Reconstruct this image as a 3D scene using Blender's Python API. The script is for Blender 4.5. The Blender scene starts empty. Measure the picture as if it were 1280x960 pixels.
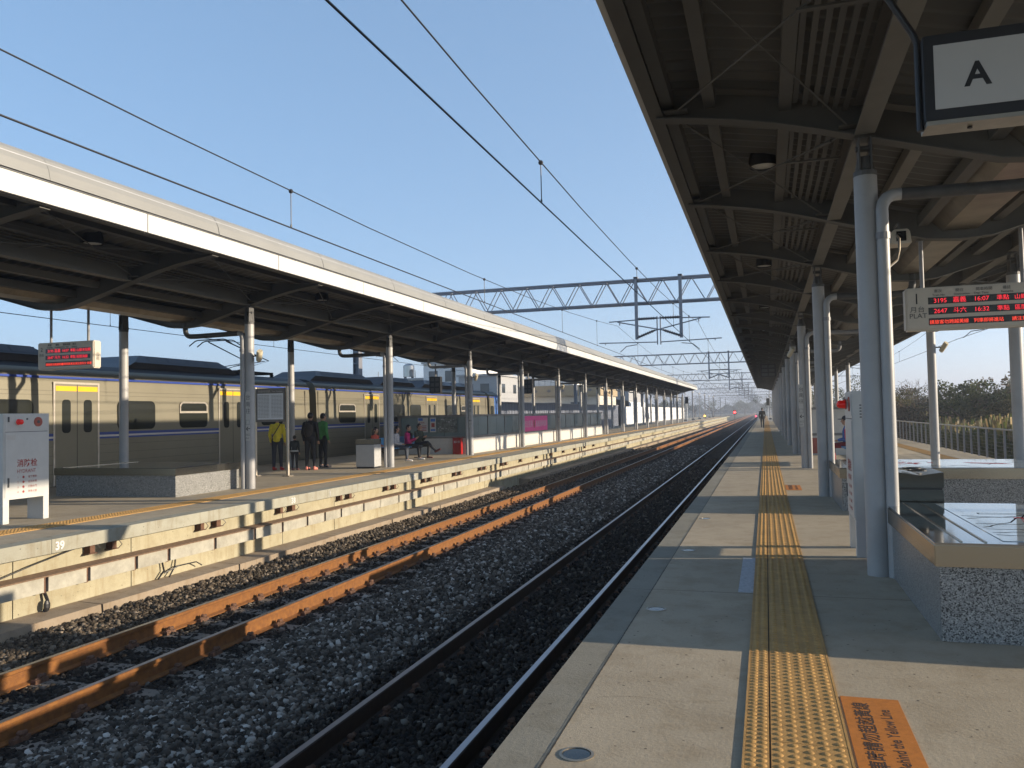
import bpy, bmesh, math, random
import numpy as np
from mathutils import Vector, Matrix
random.seed(7); rng = np.random.default_rng(7)
S = bpy.context.scene
C = S.collection
R = math.radians

# ------------------------------------------------------------------ camera
yaw, pitch, roll = R(17.217), R(2.1535), R(1.15)
fwd = Vector((-math.sin(yaw)*math.cos(pitch), math.cos(yaw)*math.cos(pitch), math.sin(pitch)))
rgt = Vector((math.cos(yaw), math.sin(yaw), 0)); up = rgt.cross(fwd)
r2 = math.cos(roll)*rgt - math.sin(roll)*up; u2 = math.sin(roll)*rgt + math.cos(roll)*up
cd = bpy.data.cameras.new('camera'); cam = bpy.data.objects.new('camera', cd); C.objects.link(cam)
cd.sensor_width = 36; cd.lens = 36*1020/1280; cd.clip_start = .05; cd.clip_end = 9000
M = Matrix((r2, u2, -fwd)).transposed().to_4x4(); M.translation = (0, 0, 1.5)
cam.matrix_world = M; S.camera = cam

# ------------------------------------------------------------------ sky, sun, exposure
SUN_EL, SUN_AZ = R(12.6), R(80)          # azimuth measured clockwise from +Y (along the track)
w = bpy.data.worlds.new('World'); S.world = w; w.use_nodes = True
nt = w.node_tree; bg = nt.nodes['Background']
sky = nt.nodes.new('ShaderNodeTexSky'); sky.sky_type = 'NISHITA'; sky.sun_disc = False
sky.sun_elevation = SUN_EL; sky.sun_rotation = SUN_AZ
sky.air_density = .6; sky.dust_density = .5; sky.ozone_density = 3; sky.altitude = 0
gm = nt.nodes.new('ShaderNodeGamma'); gm.inputs[1].default_value = .5
hs = nt.nodes.new('ShaderNodeHueSaturation'); hs.inputs['Saturation'].default_value = 1.27; hs.inputs['Value'].default_value = 1.2
nt.links.new(sky.outputs[0], gm.inputs[0]); nt.links.new(gm.outputs[0], hs.inputs['Color']); nt.links.new(hs.outputs[0], bg.inputs[0]); bg.inputs[1].default_value = 0.15
sl = bpy.data.lights.new('sun', 'SUN'); sl.energy = 3.6; sl.angle = R(.5); sl.color = (1, .85, .65)
so = bpy.data.objects.new('sun', sl); C.objects.link(so)
sd = Vector((math.cos(SUN_EL)*math.sin(SUN_AZ), math.cos(SUN_EL)*math.cos(SUN_AZ), math.sin(SUN_EL)))
so.rotation_euler = sd.to_track_quat('Z', 'Y').to_euler(); so.location = (30, 5, 20)
S.view_settings.view_transform = 'Standard'; S.view_settings.look = 'None'
S.view_settings.exposure = 1.45; S.view_settings.gamma = 1
S.cycles.max_bounces = 6; S.cycles.volume_bounces = 0

# ------------------------------------------------------------------ materials
def mat(name, col, rough=.7, metal=0., var=.12, scale=6., bump=.0, bscale=40., col2=None, spec=.5,
        emit=None, alpha=None, trans=0., stain=0.):
    m = bpy.data.materials.new(name); m.use_nodes = True; n = m.node_tree; L = n.links
    b = n.nodes['Principled BSDF']; b.inputs['Roughness'].default_value = rough; b.inputs['Metallic'].default_value = metal
    b.inputs['Specular IOR Level'].default_value = spec
    tc = n.nodes.new('ShaderNodeTexCoord')
    if var > 0 or col2:
        ns = n.nodes.new('ShaderNodeTexNoise'); ns.inputs['Scale'].default_value = scale; ns.inputs['Detail'].default_value = 8
        ns.inputs['Roughness'].default_value = .62
        L.new(tc.outputs['Object'], ns.inputs['Vector'])
        rp = n.nodes.new('ShaderNodeValToRGB')
        c2 = col2 if col2 else tuple(c*(1+var) for c in col)
        c1 = col if col2 else tuple(c*(1-var) for c in col)
        rp.color_ramp.elements[0].position = .32; rp.color_ramp.elements[1].position = .68
        rp.color_ramp.elements[0].color = (*c1, 1); rp.color_ramp.elements[1].color = (*c2, 1)
        L.new(ns.outputs['Fac'], rp.inputs[0]); out = rp.outputs[0]
        if stain > 0:
            n2 = n.nodes.new('ShaderNodeTexNoise'); n2.inputs['Scale'].default_value = .9; n2.inputs['Detail'].default_value = 10
            n2.inputs['Roughness'].default_value = .75
            L.new(tc.outputs['Object'], n2.inputs['Vector'])
            mr = n.nodes.new('ShaderNodeMapRange'); mr.inputs[1].default_value = .48; mr.inputs[2].default_value = .72
            mr.inputs[3].default_value = 0; mr.inputs[4].default_value = stain
            L.new(n2.outputs['Fac'], mr.inputs[0])
            mx = n.nodes.new('ShaderNodeMix'); mx.data_type = 'RGBA'; mx.blend_type = 'MIX'
            L.new(mr.outputs[0], mx.inputs[0]); L.new(out, mx.inputs[6]); mx.inputs[7].default_value = (*(c*.35 for c in col), 1)
            out = mx.outputs[2]
        L.new(out, b.inputs['Base Color'])
    else:
        b.inputs['Base Color'].default_value = (*col, 1)
    if bump > 0:
        nb = n.nodes.new('ShaderNodeTexNoise'); nb.inputs['Scale'].default_value = bscale; nb.inputs['Detail'].default_value = 6
        L.new(tc.outputs['Object'], nb.inputs['Vector'])
        bp = n.nodes.new('ShaderNodeBump'); bp.inputs['Strength'].default_value = bump; bp.inputs['Distance'].default_value = .02
        L.new(nb.outputs['Fac'], bp.inputs['Height']); L.new(bp.outputs[0], b.inputs['Normal'])
    if emit:
        b.inputs['Emission Color'].default_value = (*emit[0], 1); b.inputs['Emission Strength'].default_value = emit[1]
    if alpha is not None: b.inputs['Alpha'].default_value = alpha
    if trans: b.inputs['Transmission Weight'].default_value = trans
    return m

def concrete(name, c, holes=True, cracks=.25, tint=(.8, .72, .6), jointy=None, streak=False):
    m = bpy.data.materials.new(name); m.use_nodes = True; n = m.node_tree; L = n.links
    b = n.nodes['Principled BSDF']; b.inputs['Roughness'].default_value = .82; b.inputs['Specular IOR Level'].default_value = .3
    tc = n.nodes.new('ShaderNodeTexCoord')
    def noise(s, d=8, r=.6, vec=None):
        x = n.nodes.new('ShaderNodeTexNoise'); x.inputs['Scale'].default_value = s; x.inputs['Detail'].default_value = d
        x.inputs['Roughness'].default_value = r; L.new(vec or tc.outputs['Object'], x.inputs['Vector']); return x.outputs['Fac']
    def mapr(v, a, b_, c_, d_):
        x = n.nodes.new('ShaderNodeMapRange'); L.new(v, x.inputs[0])
        for i, q in enumerate((a, b_, c_, d_)): x.inputs[i+1].default_value = q
        return x.outputs[0]
    def mix(f, a, bcol, mode='MIX'):
        x = n.nodes.new('ShaderNodeMix'); x.data_type = 'RGBA'; x.blend_type = mode
        if isinstance(f, float): x.inputs[0].default_value = f
        else: L.new(f, x.inputs[0])
        L.new(a, x.inputs[6]) if not isinstance(a, tuple) else setattr(x.inputs[6], 'default_value', (*a, 1))
        L.new(bcol, x.inputs[7]) if not isinstance(bcol, tuple) else setattr(x.inputs[7], 'default_value', (*bcol, 1))
        return x.outputs[2]
    base = mix(mapr(noise(.7, 9, .65), .3, .7, 0, 1), tuple(v*.86 for v in c), tuple(v*1.12 for v in c))
    base = mix(mapr(noise(3.3, 9, .7), .47, .72, 0, .6), base, tuple(a*b_*.8 for a, b_ in zip(c, tint)))
    base = mix(mapr(noise(60, 3, .6), .45, .7, 0, .22), base, tuple(v*.6 for v in c))
    base = mix(mapr(noise(1.6, 10, .8), .58, .70, 0, .5), base, tuple(v*.5 for v in c))
    if streak:
        mp = n.nodes.new('ShaderNodeMapping'); mp.inputs['Scale'].default_value = (3, 3, .35)
        L.new(tc.outputs['Object'], mp.inputs[0])
        base = mix(mapr(noise(2.2, 6, .7, mp.outputs[0]), .52, .72, 0, .6), base, (c[0]*.55, c[1]*.42, c[2]*.28))
    h = None
    if holes:
        v = n.nodes.new('ShaderNodeTexVoronoi'); v.inputs['Scale'].default_value = 9; v.inputs['Randomness'].default_value = 1
        L.new(tc.outputs['Object'], v.inputs['Vector'])
        hm = mapr(v.outputs['Distance'], .05, .085, 1, 0)
        base = mix(hm, base, tuple(q*.25 for q in c)); h = hm
    if jointy:
        sp = n.nodes.new('ShaderNodeSeparateXYZ'); L.new(tc.outputs['Object'], sp.inputs[0])
        a = n.nodes.new('ShaderNodeMath'); a.operation = 'PINGPONG'; a.inputs[1].default_value = jointy/2; L.new(sp.outputs[1], a.inputs[0])
        base = mix(mapr(a.outputs[0], .004, .012, .75, 0), base, tuple(q*.3 for q in c))
    L.new(base, b.inputs['Base Color'])
    bp = n.nodes.new('ShaderNodeBump'); bp.inputs['Strength'].default_value = .35; bp.inputs['Distance'].default_value = .01
    L.new(noise(35, 8, .7), bp.inputs['Height']); L.new(bp.outputs[0], b.inputs['Normal'])
    return m

def stone_mat(name, ramp, rough=.85):
    m = bpy.data.materials.new(name); m.use_nodes = True; n = m.node_tree; L = n.links
    b = n.nodes['Principled BSDF']; b.inputs['Roughness'].default_value = rough; b.inputs['Specular IOR Level'].default_value = .35
    g = n.nodes.new('ShaderNodeNewGeometry'); rp = n.nodes.new('ShaderNodeValToRGB')
    els = rp.color_ramp.elements
    while len(els) < len(ramp): els.new(.5)
    for e, (p, c) in zip(els, ramp): e.position = p; e.color = (*c, 1)
    L.new(g.outputs['Random Per Island'], rp.inputs[0]); L.new(rp.outputs[0], b.inputs['Base Color'])
    return m

def leaf_mat(name, ramp, tr=.35):
    m = stone_mat(name, ramp, .7); n = m.node_tree; L = n.links; b = n.nodes['Principled BSDF']; out = n.nodes['Material Output']
    t = n.nodes.new('ShaderNodeBsdfTranslucent'); mx = n.nodes.new('ShaderNodeMixShader'); mx.inputs[0].default_value = tr
    L.new(b.inputs['Base Color'].links[0].from_socket, t.inputs[0]); L.new(b.outputs[0], mx.inputs[1]); L.new(t.outputs[0], mx.inputs[2]); L.new(mx.outputs[0], out.inputs[0]); return m

def granite(name):
    m = bpy.data.materials.new(name); m.use_nodes = True; n = m.node_tree; L = n.links
    b = n.nodes['Principled BSDF']; b.inputs['Roughness'].default_value = .35
    tc = n.nodes.new('ShaderNodeTexCoord'); v = n.nodes.new('ShaderNodeTexVoronoi'); v.inputs['Scale'].default_value = 150
    L.new(tc.outputs['Object'], v.inputs['Vector'])
    rp = n.nodes.new('ShaderNodeValToRGB'); e = rp.color_ramp.elements
    e[0].position = 0; e[0].color = (.015, .015, .015, 1); e[1].position = 1; e[1].color = (.48, .47, .43, 1)
    for p, c in ((.2, .06), (.34, .2), (.55, .3), (.75, .25)):
        q = e.new(p); q.color = (c, c, c*.97, 1)
    sp = n.nodes.new('ShaderNodeSeparateColor'); L.new(v.outputs['Color'], sp.inputs[0]); L.new(sp.outputs[0], rp.inputs[0])
    L.new(rp.outputs[0], b.inputs['Base Color']); return m

def brushed(name, col, rough=.25):
    m = bpy.data.materials.new(name); m.use_nodes = True; n = m.node_tree; L = n.links
    b = n.nodes['Principled BSDF']; b.inputs['Metallic'].default_value = 1; b.inputs['Base Color'].default_value = (*col, 1)
    tc = n.nodes.new('ShaderNodeTexCoord'); mp = n.nodes.new('ShaderNodeMapping'); mp.inputs['Scale'].default_value = (1, 1, 90)
    ns = n.nodes.new('ShaderNodeTexNoise'); ns.inputs['Scale'].default_value = 3; ns.inputs['Detail'].default_value = 6
    L.new(tc.outputs['Object'], mp.inputs[0]); L.new(mp.outputs[0], ns.inputs['Vector'])
    mr = n.nodes.new('ShaderNodeMapRange'); mr.inputs[3].default_value = rough*.7; mr.inputs[4].default_value = rough*1.5
    L.new(ns.outputs['Fac'], mr.inputs[0]); L.new(mr.outputs[0], b.inputs['Roughness']); return m

m_conc = concrete('platform_concrete', (.40, .34, .25), cracks=.3, jointy=7.0)
m_edge = concrete('platform_edge_concrete', (.25, .235, .19))
m_face = concrete('platform_face_concrete', (.33, .32, .26), streak=True)
m_wall = concrete('cast_wall_concrete', (.38, .345, .24), streak=True)
m_kerb = concrete('kerb_concrete', (.30, .24, .175), streak=True)
m_duct = mat('cable_duct_paint', (.36, .34, .28), .7, var=.2, stain=.5)
m_ducttop = mat('rusty_brown_lid', (.16, .10, .06), .8, var=.3, scale=20)
m_tact = mat('tactile_yellow', (.46, .265, .085), .72, var=.16, scale=9, bump=.15, bscale=120, stain=.35)
m_tactd = mat('tactile_joint', (.08, .06, .04), .9)
m_orange = mat('orange_plate', (.48, .165, .022), .75, var=.12, scale=30, bump=.1, bscale=200, stain=.3)
m_ink = mat('dark_ink', (.06, .03, .02), .8, var=.3, scale=60)
m_whitemark = mat('worn_white_paint', (.42, .43, .45), .8, var=.25, scale=30)
m_rust = mat('rail_rust', (.235, .095, .018), .85, var=.2, scale=14, bump=.3, bscale=90, col2=(.14, .052, .013))
m_rustshade = mat('rail_rust_shaded', (.03, .017, .011), .75, var=.3, scale=14)  # same rust, with the platform's shade on the near rails put into the colour
m_steeltop = mat('worn_rail_steel', (.30, .30, .32), .28, 1, var=.1)
m_clip = mat('rusty_clip', (.12, .06, .035), .85, var=.4, scale=30)
m_sleeper = concrete('sleeper_concrete', (.2, .17, .14), holes=False)
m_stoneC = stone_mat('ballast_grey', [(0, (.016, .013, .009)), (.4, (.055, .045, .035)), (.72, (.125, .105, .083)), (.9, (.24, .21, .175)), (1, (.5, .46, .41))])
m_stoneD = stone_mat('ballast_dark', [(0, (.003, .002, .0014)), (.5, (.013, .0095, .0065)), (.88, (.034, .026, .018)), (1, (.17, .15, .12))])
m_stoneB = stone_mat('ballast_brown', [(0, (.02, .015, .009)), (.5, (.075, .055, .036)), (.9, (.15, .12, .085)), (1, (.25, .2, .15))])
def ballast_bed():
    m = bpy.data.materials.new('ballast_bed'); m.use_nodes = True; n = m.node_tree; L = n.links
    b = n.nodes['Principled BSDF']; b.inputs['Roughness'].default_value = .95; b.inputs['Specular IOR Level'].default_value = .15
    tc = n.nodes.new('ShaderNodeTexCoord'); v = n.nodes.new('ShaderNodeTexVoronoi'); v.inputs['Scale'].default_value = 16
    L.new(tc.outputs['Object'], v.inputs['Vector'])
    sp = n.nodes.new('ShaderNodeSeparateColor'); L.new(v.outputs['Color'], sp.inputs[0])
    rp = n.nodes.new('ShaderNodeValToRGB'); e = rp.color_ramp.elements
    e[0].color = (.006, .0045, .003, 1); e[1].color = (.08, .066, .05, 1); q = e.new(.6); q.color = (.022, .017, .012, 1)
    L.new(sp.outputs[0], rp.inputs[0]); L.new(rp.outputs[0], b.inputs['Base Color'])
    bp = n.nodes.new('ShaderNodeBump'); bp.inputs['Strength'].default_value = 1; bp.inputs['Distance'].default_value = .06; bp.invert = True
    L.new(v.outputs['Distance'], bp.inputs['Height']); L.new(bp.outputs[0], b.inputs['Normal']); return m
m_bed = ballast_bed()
m_ground = mat('field_soil', (.05, .055, .028), .95, col2=(.13, .11, .06), scale=.15)
m_column = mat('column_paint', (.37, .365, .36), .42, var=.06, scale=3, stain=.25)
m_bracket = mat('dark_bracket_paint', (.10, .10, .10), .55, var=.2)
m_pipe = mat('pipe_paint', (.24, .24, .25), .5, var=.1, stain=.3)
m_pipedark = mat('pipe_paint_dark', (.055, .055, .055), .5, var=.25, scale=8)
m_cabsteel = mat('satin_bin_panel', (.50, .50, .49), .4, .3, var=.04)
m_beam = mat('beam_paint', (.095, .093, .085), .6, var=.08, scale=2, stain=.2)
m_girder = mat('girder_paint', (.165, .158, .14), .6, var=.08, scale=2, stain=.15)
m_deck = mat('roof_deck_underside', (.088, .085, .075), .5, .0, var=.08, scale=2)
m_gutter = mat('gutter_steel', (.30, .26, .2), .38, .7, var=.2, scale=3)
m_fasc = mat('fascia_white', (.56, .55, .52), .45, var=.05, scale=1.5, stain=.12)
m_cap = mat('roof_edge_cladding', (.245, .24, .22), .5, var=.05, scale=1.5, stain=.1)
m_roof = mat('roof_sheet', (.35, .35, .36), .5, .3)
m_black = mat('black_metal', (.015, .015, .017), .45, var=.2)
m_blackgloss = mat('black_gloss', (.01, .01, .012), .12, var=0)
m_white = mat('cabinet_white', (.52, .52, .50), .4, var=.04, stain=.08)
m_red = mat('red_plastic', (.34, .01, .009), .3, var=.05)
m_redlamp = mat('red_lamp', (.55, .01, .01), .12, var=0, emit=((1, .03, .02), .04))
m_redink = mat('red_ink', (.33, .06, .05), .7, var=.05)
m_greyink = mat('grey_ink', (.10, .10, .10), .7, var=.05)
m_steel = brushed('brushed_stainless', (.40, .365, .30), .2)
m_mirror = brushed('polished_steel_top', (.34, .34, .34), .07)
m_dsteel = brushed('stainless_dark_reflection', (.075, .07, .06), .14)  # metal colour darkened for the block reflected in the bin; drain lids share it
m_granite = granite('speckled_granite')
m_glasstop = mat('glazed_map', (.30, .36, .40), .04, var=.04, spec=.9)
m_mapline = mat('map_line', (.01, .01, .015), .9, var=0, spec=0)
m_mapred = mat('map_red', (.42, .05, .06), .9, var=.2, scale=60, spec=0)
m_signwhite = mat('sign_panel_white', (.50, .485, .455), .35, var=.02)
m_alu = mat('anodised_aluminium', (.45, .40, .33), .35, .8)
m_beige = mat('display_case', (.56, .51, .43), .5, var=.03)
m_screen = mat('display_glass', (.02, .022, .02), .25, var=0)
m_led = mat('red_led', (.5, .02, .03), .5, var=0, emit=((1, .03, .05), .42))
m_ledo = mat('orange_red_led', (.5, .04, .02), .5, var=0, emit=((1, .06, .03), .5))
m_lampglass = mat('lamp_diffuser', (.55, .55, .5), .3, var=0)
m_blueseat = mat('blue_seat', (.05, .22, .42), .35, var=.05)
m_glasspan = mat('frosted_screen_panel', (.17, .225, .23), .18, var=.12, scale=.7, spec=.7)
m_frame = mat('screen_frame', (.20, .19, .18), .45, .3)
m_basewall = mat('enclosure_plinth', (.58, .55, .50), .55, var=.06)
m_greyhoard = mat('blue_grey_sheet', (.19, .21, .26), .5, .2, var=.06)
m_gantry = mat('galvanised_gantry', (.22, .225, .25), .5, .35, var=.1)
m_insul = mat('insulator', (.05, .04, .045), .3)
m_wire = mat('wire', (.02, .02, .022), .5, var=0)
m_train = mat('train_stainless', (.25, .23, .172), .42, .45, var=.05, scale=1.2, bump=.02)
m_tgroove = mat('train_groove', (.13, .115, .09), .5, .4)
m_tblue = mat('train_blue', (.035, .07, .32), .35, var=.03)
m_tblue2 = mat('train_cab_blue', (.06, .17, .5), .35, var=.03)
m_twhite = mat('train_white', (.62, .60, .58), .35, var=.03)
m_troof = mat('train_roof', (.03, .028, .03), .55, var=.2)
m_thump = mat('roof_unit', (.02, .02, .028), .35, var=.2)
m_yellow = mat('door_yellow', (.80, .45, .015), .4, var=.03)
m_tglass = mat('train_glass', (.022, .024, .02), .12, var=0, spec=.25)
m_tframe = mat('window_frame', (.62, .56, .48), .35, .6)
m_gap = mat('bellows', (.012, .012, .012), .8)
m_skin = mat('skin', (.42, .24, .16), .5, var=.04)
m_hair = mat('hair', (.012, .009, .008), .4, var=.2)
m_leafA = leaf_mat('foliage_dark', [(0, (.022, .036, .012)), (.5, (.05, .068, .026)), (1, (.11, .12, .045))])
m_leafB = leaf_mat('foliage_olive', [(0, (.045, .045, .018)), (.6, (.09, .08, .03)), (1, (.15, .12, .045))])
m_leafC = leaf_mat('foliage_brown', [(0, (.07, .055, .038)), (.6, (.14, .105, .07)), (1, (.2, .15, .095))])
m_reed = leaf_mat('reeds', [(0, (.05, .075, .02)), (.35, (.11, .12, .035)), (.55, (.2, .15, .07)), (.85, (.3, .22, .11)), (1, (.46, .36, .2))], .5)
m_bark = mat('bark', (.09, .07, .055), .9, var=.3)
m_hcream = mat('house_cream', (.62, .57, .48), .8, var=.06, stain=.15)
m_hgrey = mat('house_grey', (.36, .36, .36), .8, var=.1, stain=.2)
m_hwhite = mat('house_white', (.72, .71, .69), .7, var=.04, stain=.1)
m_htan = mat('house_tan', (.36, .28, .17), .8, var=.08)
m_hroof = mat('house_roof', (.16, .15, .15), .8)
m_hglass = mat('house_glass', (.04, .05, .06), .1, var=0)
m_redroof = mat('red_roof', (.38, .1, .07), .7)

# ------------------------------------------------------------------ mesh helpers
class MB:
    def __init__(s): s.v = []; s.f = []; s.mi = []; s.cur = 0
    def add(s, vs, fs):
        o = len(s.v); s.v += [tuple(q) for q in vs]; s.f += [tuple(i+o for i in f) for f in fs]; s.mi += [s.cur]*len(fs); return s
    def box(s, x0, x1, y0, y1, z0, z1):
        return s.add([(x0,y0,z0),(x1,y0,z0),(x1,y1,z0),(x0,y1,z0),(x0,y0,z1),(x1,y0,z1),(x1,y1,z1),(x0,y1,z1)],
              [(0,3,2,1),(4,5,6,7),(0,1,5,4),(1,2,6,5),(2,3,7,6),(3,0,4,7)])
    def tube(s, p0, p1, r0, r1=None, n=10, cap=True):
        r1 = r0 if r1 is None else r1; p0 = Vector(p0); p1 = Vector(p1); d = (p1-p0).normalized()
        a = d.orthogonal().normalized(); b = d.cross(a); vs = []
        for p, r in ((p0, r0), (p1, r1)):
            for k in range(n):
                t = 2*math.pi*(k+.5)/n; vs.append(p + a*(r*math.cos(t)) + b*(r*math.sin(t)))
        fs = [(k, (k+1) % n, n+(k+1) % n, n+k) for k in range(n)]
        if cap: fs += [tuple(range(n-1, -1, -1)), tuple(range(n, 2*n))]
        return s.add(vs, fs)
    def path(s, pts, r, n=8, close=False):
        pts = [Vector(p) for p in pts]; vs = []; prev = None
        for i, p in enumerate(pts):
            d = (pts[min(i+1, len(pts)-1)] - pts[max(i-1, 0)]).normalized()
            if prev is None: a = d.orthogonal().normalized()
            else: a = (prev - d*prev.dot(d)).normalized()
            prev = a; b = d.cross(a)
            for k in range(n):
                t = 2*math.pi*k/n; vs.append(p + a*(r*math.cos(t)) + b*(r*math.sin(t)))
        fs = []
        for i in range(len(pts)-1):
            for k in range(n): fs.append((i*n+k, i*n+(k+1) % n, (i+1)*n+(k+1) % n, (i+1)*n+k))
        fs += [tuple(range(n-1, -1, -1)), tuple((len(pts)-1)*n+k for k in range(n))]
        return s.add(vs, fs)
    def extr(s, prof, y0, y1, axis='y'):      # profile [(a,b)] extruded; axis y: (x,z); axis x: (y,z); axis z: (x,y)
        n = len(prof); vs = []
        for t in (y0, y1):
            for a, b in prof: vs.append({'y': (a, t, b), 'x': (t, a, b), 'z': (a, b, t)}[axis])
        return s.add(vs, [(k, (k+1) % n, n+(k+1) % n, n+k) for k in range(n)] + [tuple(range(n-1, -1, -1)), tuple(range(n, 2*n))])
    def lathe(s, prof, c, n=20):
        vs = []; m = len(prof)
        for r, z in prof:
            for k in range(n):
                t = 2*math.pi*k/n; vs.append((c[0]+r*math.cos(t), c[1]+r*math.sin(t), c[2]+z))
        fs = [(i*n+k, i*n+(k+1) % n, (i+1)*n+(k+1) % n, (i+1)*n+k) for i in range(m-1) for k in range(n)]
        fs += [tuple(range(n-1, -1, -1)), tuple((m-1)*n+k for k in range(n))]
        return s.add(vs, fs)
    def ball(s, c, r, n=10):
        r = (r, r, r) if not hasattr(r, '__len__') else r; vs = [(c[0], c[1], c[2]-r[2])]; m = n//2
        for i in range(1, m):
            ph = -math.pi/2 + math.pi*i/m
            for k in range(n):
                t = 2*math.pi*k/n; vs.append((c[0]+r[0]*math.cos(ph)*math.cos(t), c[1]+r[1]*math.cos(ph)*math.sin(t), c[2]+r[2]*math.sin(ph)))
        vs.append((c[0], c[1], c[2]+r[2])); L = len(vs)-1
        fs = [(0, 1+(k+1) % n, 1+k) for k in range(n)]
        fs += [(1+i*n+k, 1+i*n+(k+1) % n, 1+(i+1)*n+(k+1) % n, 1+(i+1)*n+k) for i in range(m-2) for k in range(n)]
        fs += [(1+(m-2)*n+k, 1+(m-2)*n+(k+1) % n, L) for k in range(n)]
        return s.add(vs, fs)
    def build(s, name, m, parent=None, off=None, smooth=False, bevel=0):
        me = bpy.data.meshes.new(name)
        if off is None: off = tuple(wloc(parent)) if parent is not None else (0, 0, 0)
        vs = [(a-off[0], b-off[1], c-off[2]) for a, b, c in s.v]
        me.from_pydata(vs, [], s.f)
        ms = m if isinstance(m, (list, tuple)) else [m]
        for q in ms: me.materials.append(q)
        if len(ms) > 1: me.polygons.foreach_set('material_index', s.mi)
        me.update()
        bm = bmesh.new(); bm.from_mesh(me); bmesh.ops.recalc_face_normals(bm, faces=bm.faces)
        if bevel:
            bmesh.ops.bevel(bm, geom=[e for e in bm.edges if e.calc_length() > bevel*3 and len(e.link_faces) == 2 and e.calc_face_angle(0) > .6], offset=bevel, segments=2, affect='EDGES')
        bm.to_mesh(me); bm.free()
        if smooth:
            me.shade_smooth()
            try: me.set_sharp_from_angle(angle=R(40))
            except Exception: pass
        o = bpy.data.objects.new(name, me); C.objects.link(o)
        if parent is not None: o.parent = parent
        else: o.location = off
        return o
def wloc(o):
    l = Vector(o.location)
    while o.parent: o = o.parent; l = l + Vector(o.location)
    return l
def tag(o, label, cat, group=None, kind=None):
    o['label'] = label; o['category'] = cat
    if group: o['group'] = group
    if kind: o['kind'] = kind
    return o
def thing(name, loc, label, cat, group=None):
    o = bpy.data.objects.new(name, None); o.empty_display_size = .3; C.objects.link(o); o.location = loc
    return tag(o, label, cat, group)
def struct(o): o['kind'] = 'structure'; return o
def copy_tree(o, parent=None):
    c = o.copy(); C.objects.link(c)
    if parent is not None: c.parent = parent
    for ch in list(o.children): copy_tree(ch, c)
    return c
def text(body, size, org, right, upv, m, parent, name='lettering', center=False, depth=.0015, sx=1.0, font_w=None):
    cu = bpy.data.curves.new('t', 'FONT'); cu.body = body; cu.size = size; cu.extrude = depth; cu.resolution_u = 3
    if center: cu.align_x = 'CENTER'
    if font_w: cu.offset = font_w
    o = bpy.data.objects.new('t', cu); C.objects.link(o)
    dg = bpy.context.evaluated_depsgraph_get(); me = bpy.data.meshes.new_from_object(o.evaluated_get(dg))
    bpy.data.objects.remove(o); bpy.data.curves.remove(cu)
    r = Vector(right).normalized()*sx; u = Vector(upv).normalized(); nn = r.cross(u).normalized()
    T = Matrix((r, u, nn)).transposed().to_4x4(); T.translation = Vector(org) - (wloc(parent) if parent is not None else Vector())
    me.transform(T); me.name = name; me.materials.clear(); me.materials.append(m)
    q = bpy.data.objects.new(name, me); C.objects.link(q); q.parent = parent; return q
ORD = ['nearest', 'second', 'third', 'fourth', 'fifth', 'sixth', 'seventh', 'eighth', 'ninth', 'tenth', 'eleventh', 'twelfth', 'thirteenth', 'fourteenth', 'fifteenth', 'sixteenth', 'seventeenth', 'eighteenth']
def mesh_np(name, V, F, m, parent=None, off=(0, 0, 0)):
    """V (N,3) float, F (M,k) int, uniform face size"""
    me = bpy.data.meshes.new(name); k = F.shape[1]; V = V - np.array(off)
    me.vertices.add(len(V)); me.vertices.foreach_set('co', V.astype(np.float32).ravel())
    me.loops.add(F.size); me.loops.foreach_set('vertex_index', F.astype(np.int32).ravel())
    me.polygons.add(len(F)); me.polygons.foreach_set('loop_start', (np.arange(len(F))*k).astype(np.int32))
    me.polygons.foreach_set('loop_total', np.full(len(F), k, np.int32))
    me.materials.append(m); me.update(calc_edges=True); me.validate()
    o = bpy.data.objects.new(name, me); C.objects.link(o)
    if parent is not None: o.parent = parent
    return o
def instances(tv, tf, pos, scl, rot=None):
    n = len(pos); v = np.asarray(tv)[None]*np.asarray(scl)[:, None, :]
    if rot is not None: v = np.einsum('nij,nkj->nki', rot, v)
    v = v + pos[:, None, :]; f = np.asarray(tf)[None] + (np.arange(n)*len(tv))[:, None, None]
    return v.reshape(-1, 3), f.reshape(-1, len(tf[0]))
def rand_rot(n):
    q = rng.normal(size=(n, 4)); q /= np.linalg.norm(q, axis=1)[:, None]; w_, x, y, z = q.T
    return np.stack([1-2*(y*y+z*z), 2*(x*y-z*w_), 2*(x*z+y*w_), 2*(x*y+z*w_), 1-2*(x*x+z*z), 2*(y*z-x*w_), 2*(x*z-y*w_), 2*(y*z+x*w_), 1-2*(x*x+y*y)], 1).reshape(n, 3, 3)

# ------------------------------------------------------------------ ground
struct(MB().box(-3000, 3000, -60, 6000, -1.6, -1.32).build('ground', m_ground))
struct(MB().extr([(-8.7, -1.3), (-8.7, -1.13), (-1.19, -1.13), (-1.19, -1.3)], -20, 900).build('ballast_bed', m_bed))
struct(MB().extr([(-21.5, -1.3), (-20.5, -1.09), (-16.25, -1.09), (-16.25, -1.3)], -20, 900).build('ballast_bed', m_bed))
struct(MB().extr([(6.12, -1.3), (6.12, -1.15), (9.6, -1.15), (10.2, -1.3)], -20, 900).build('ballast_bed', m_bed))

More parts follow.
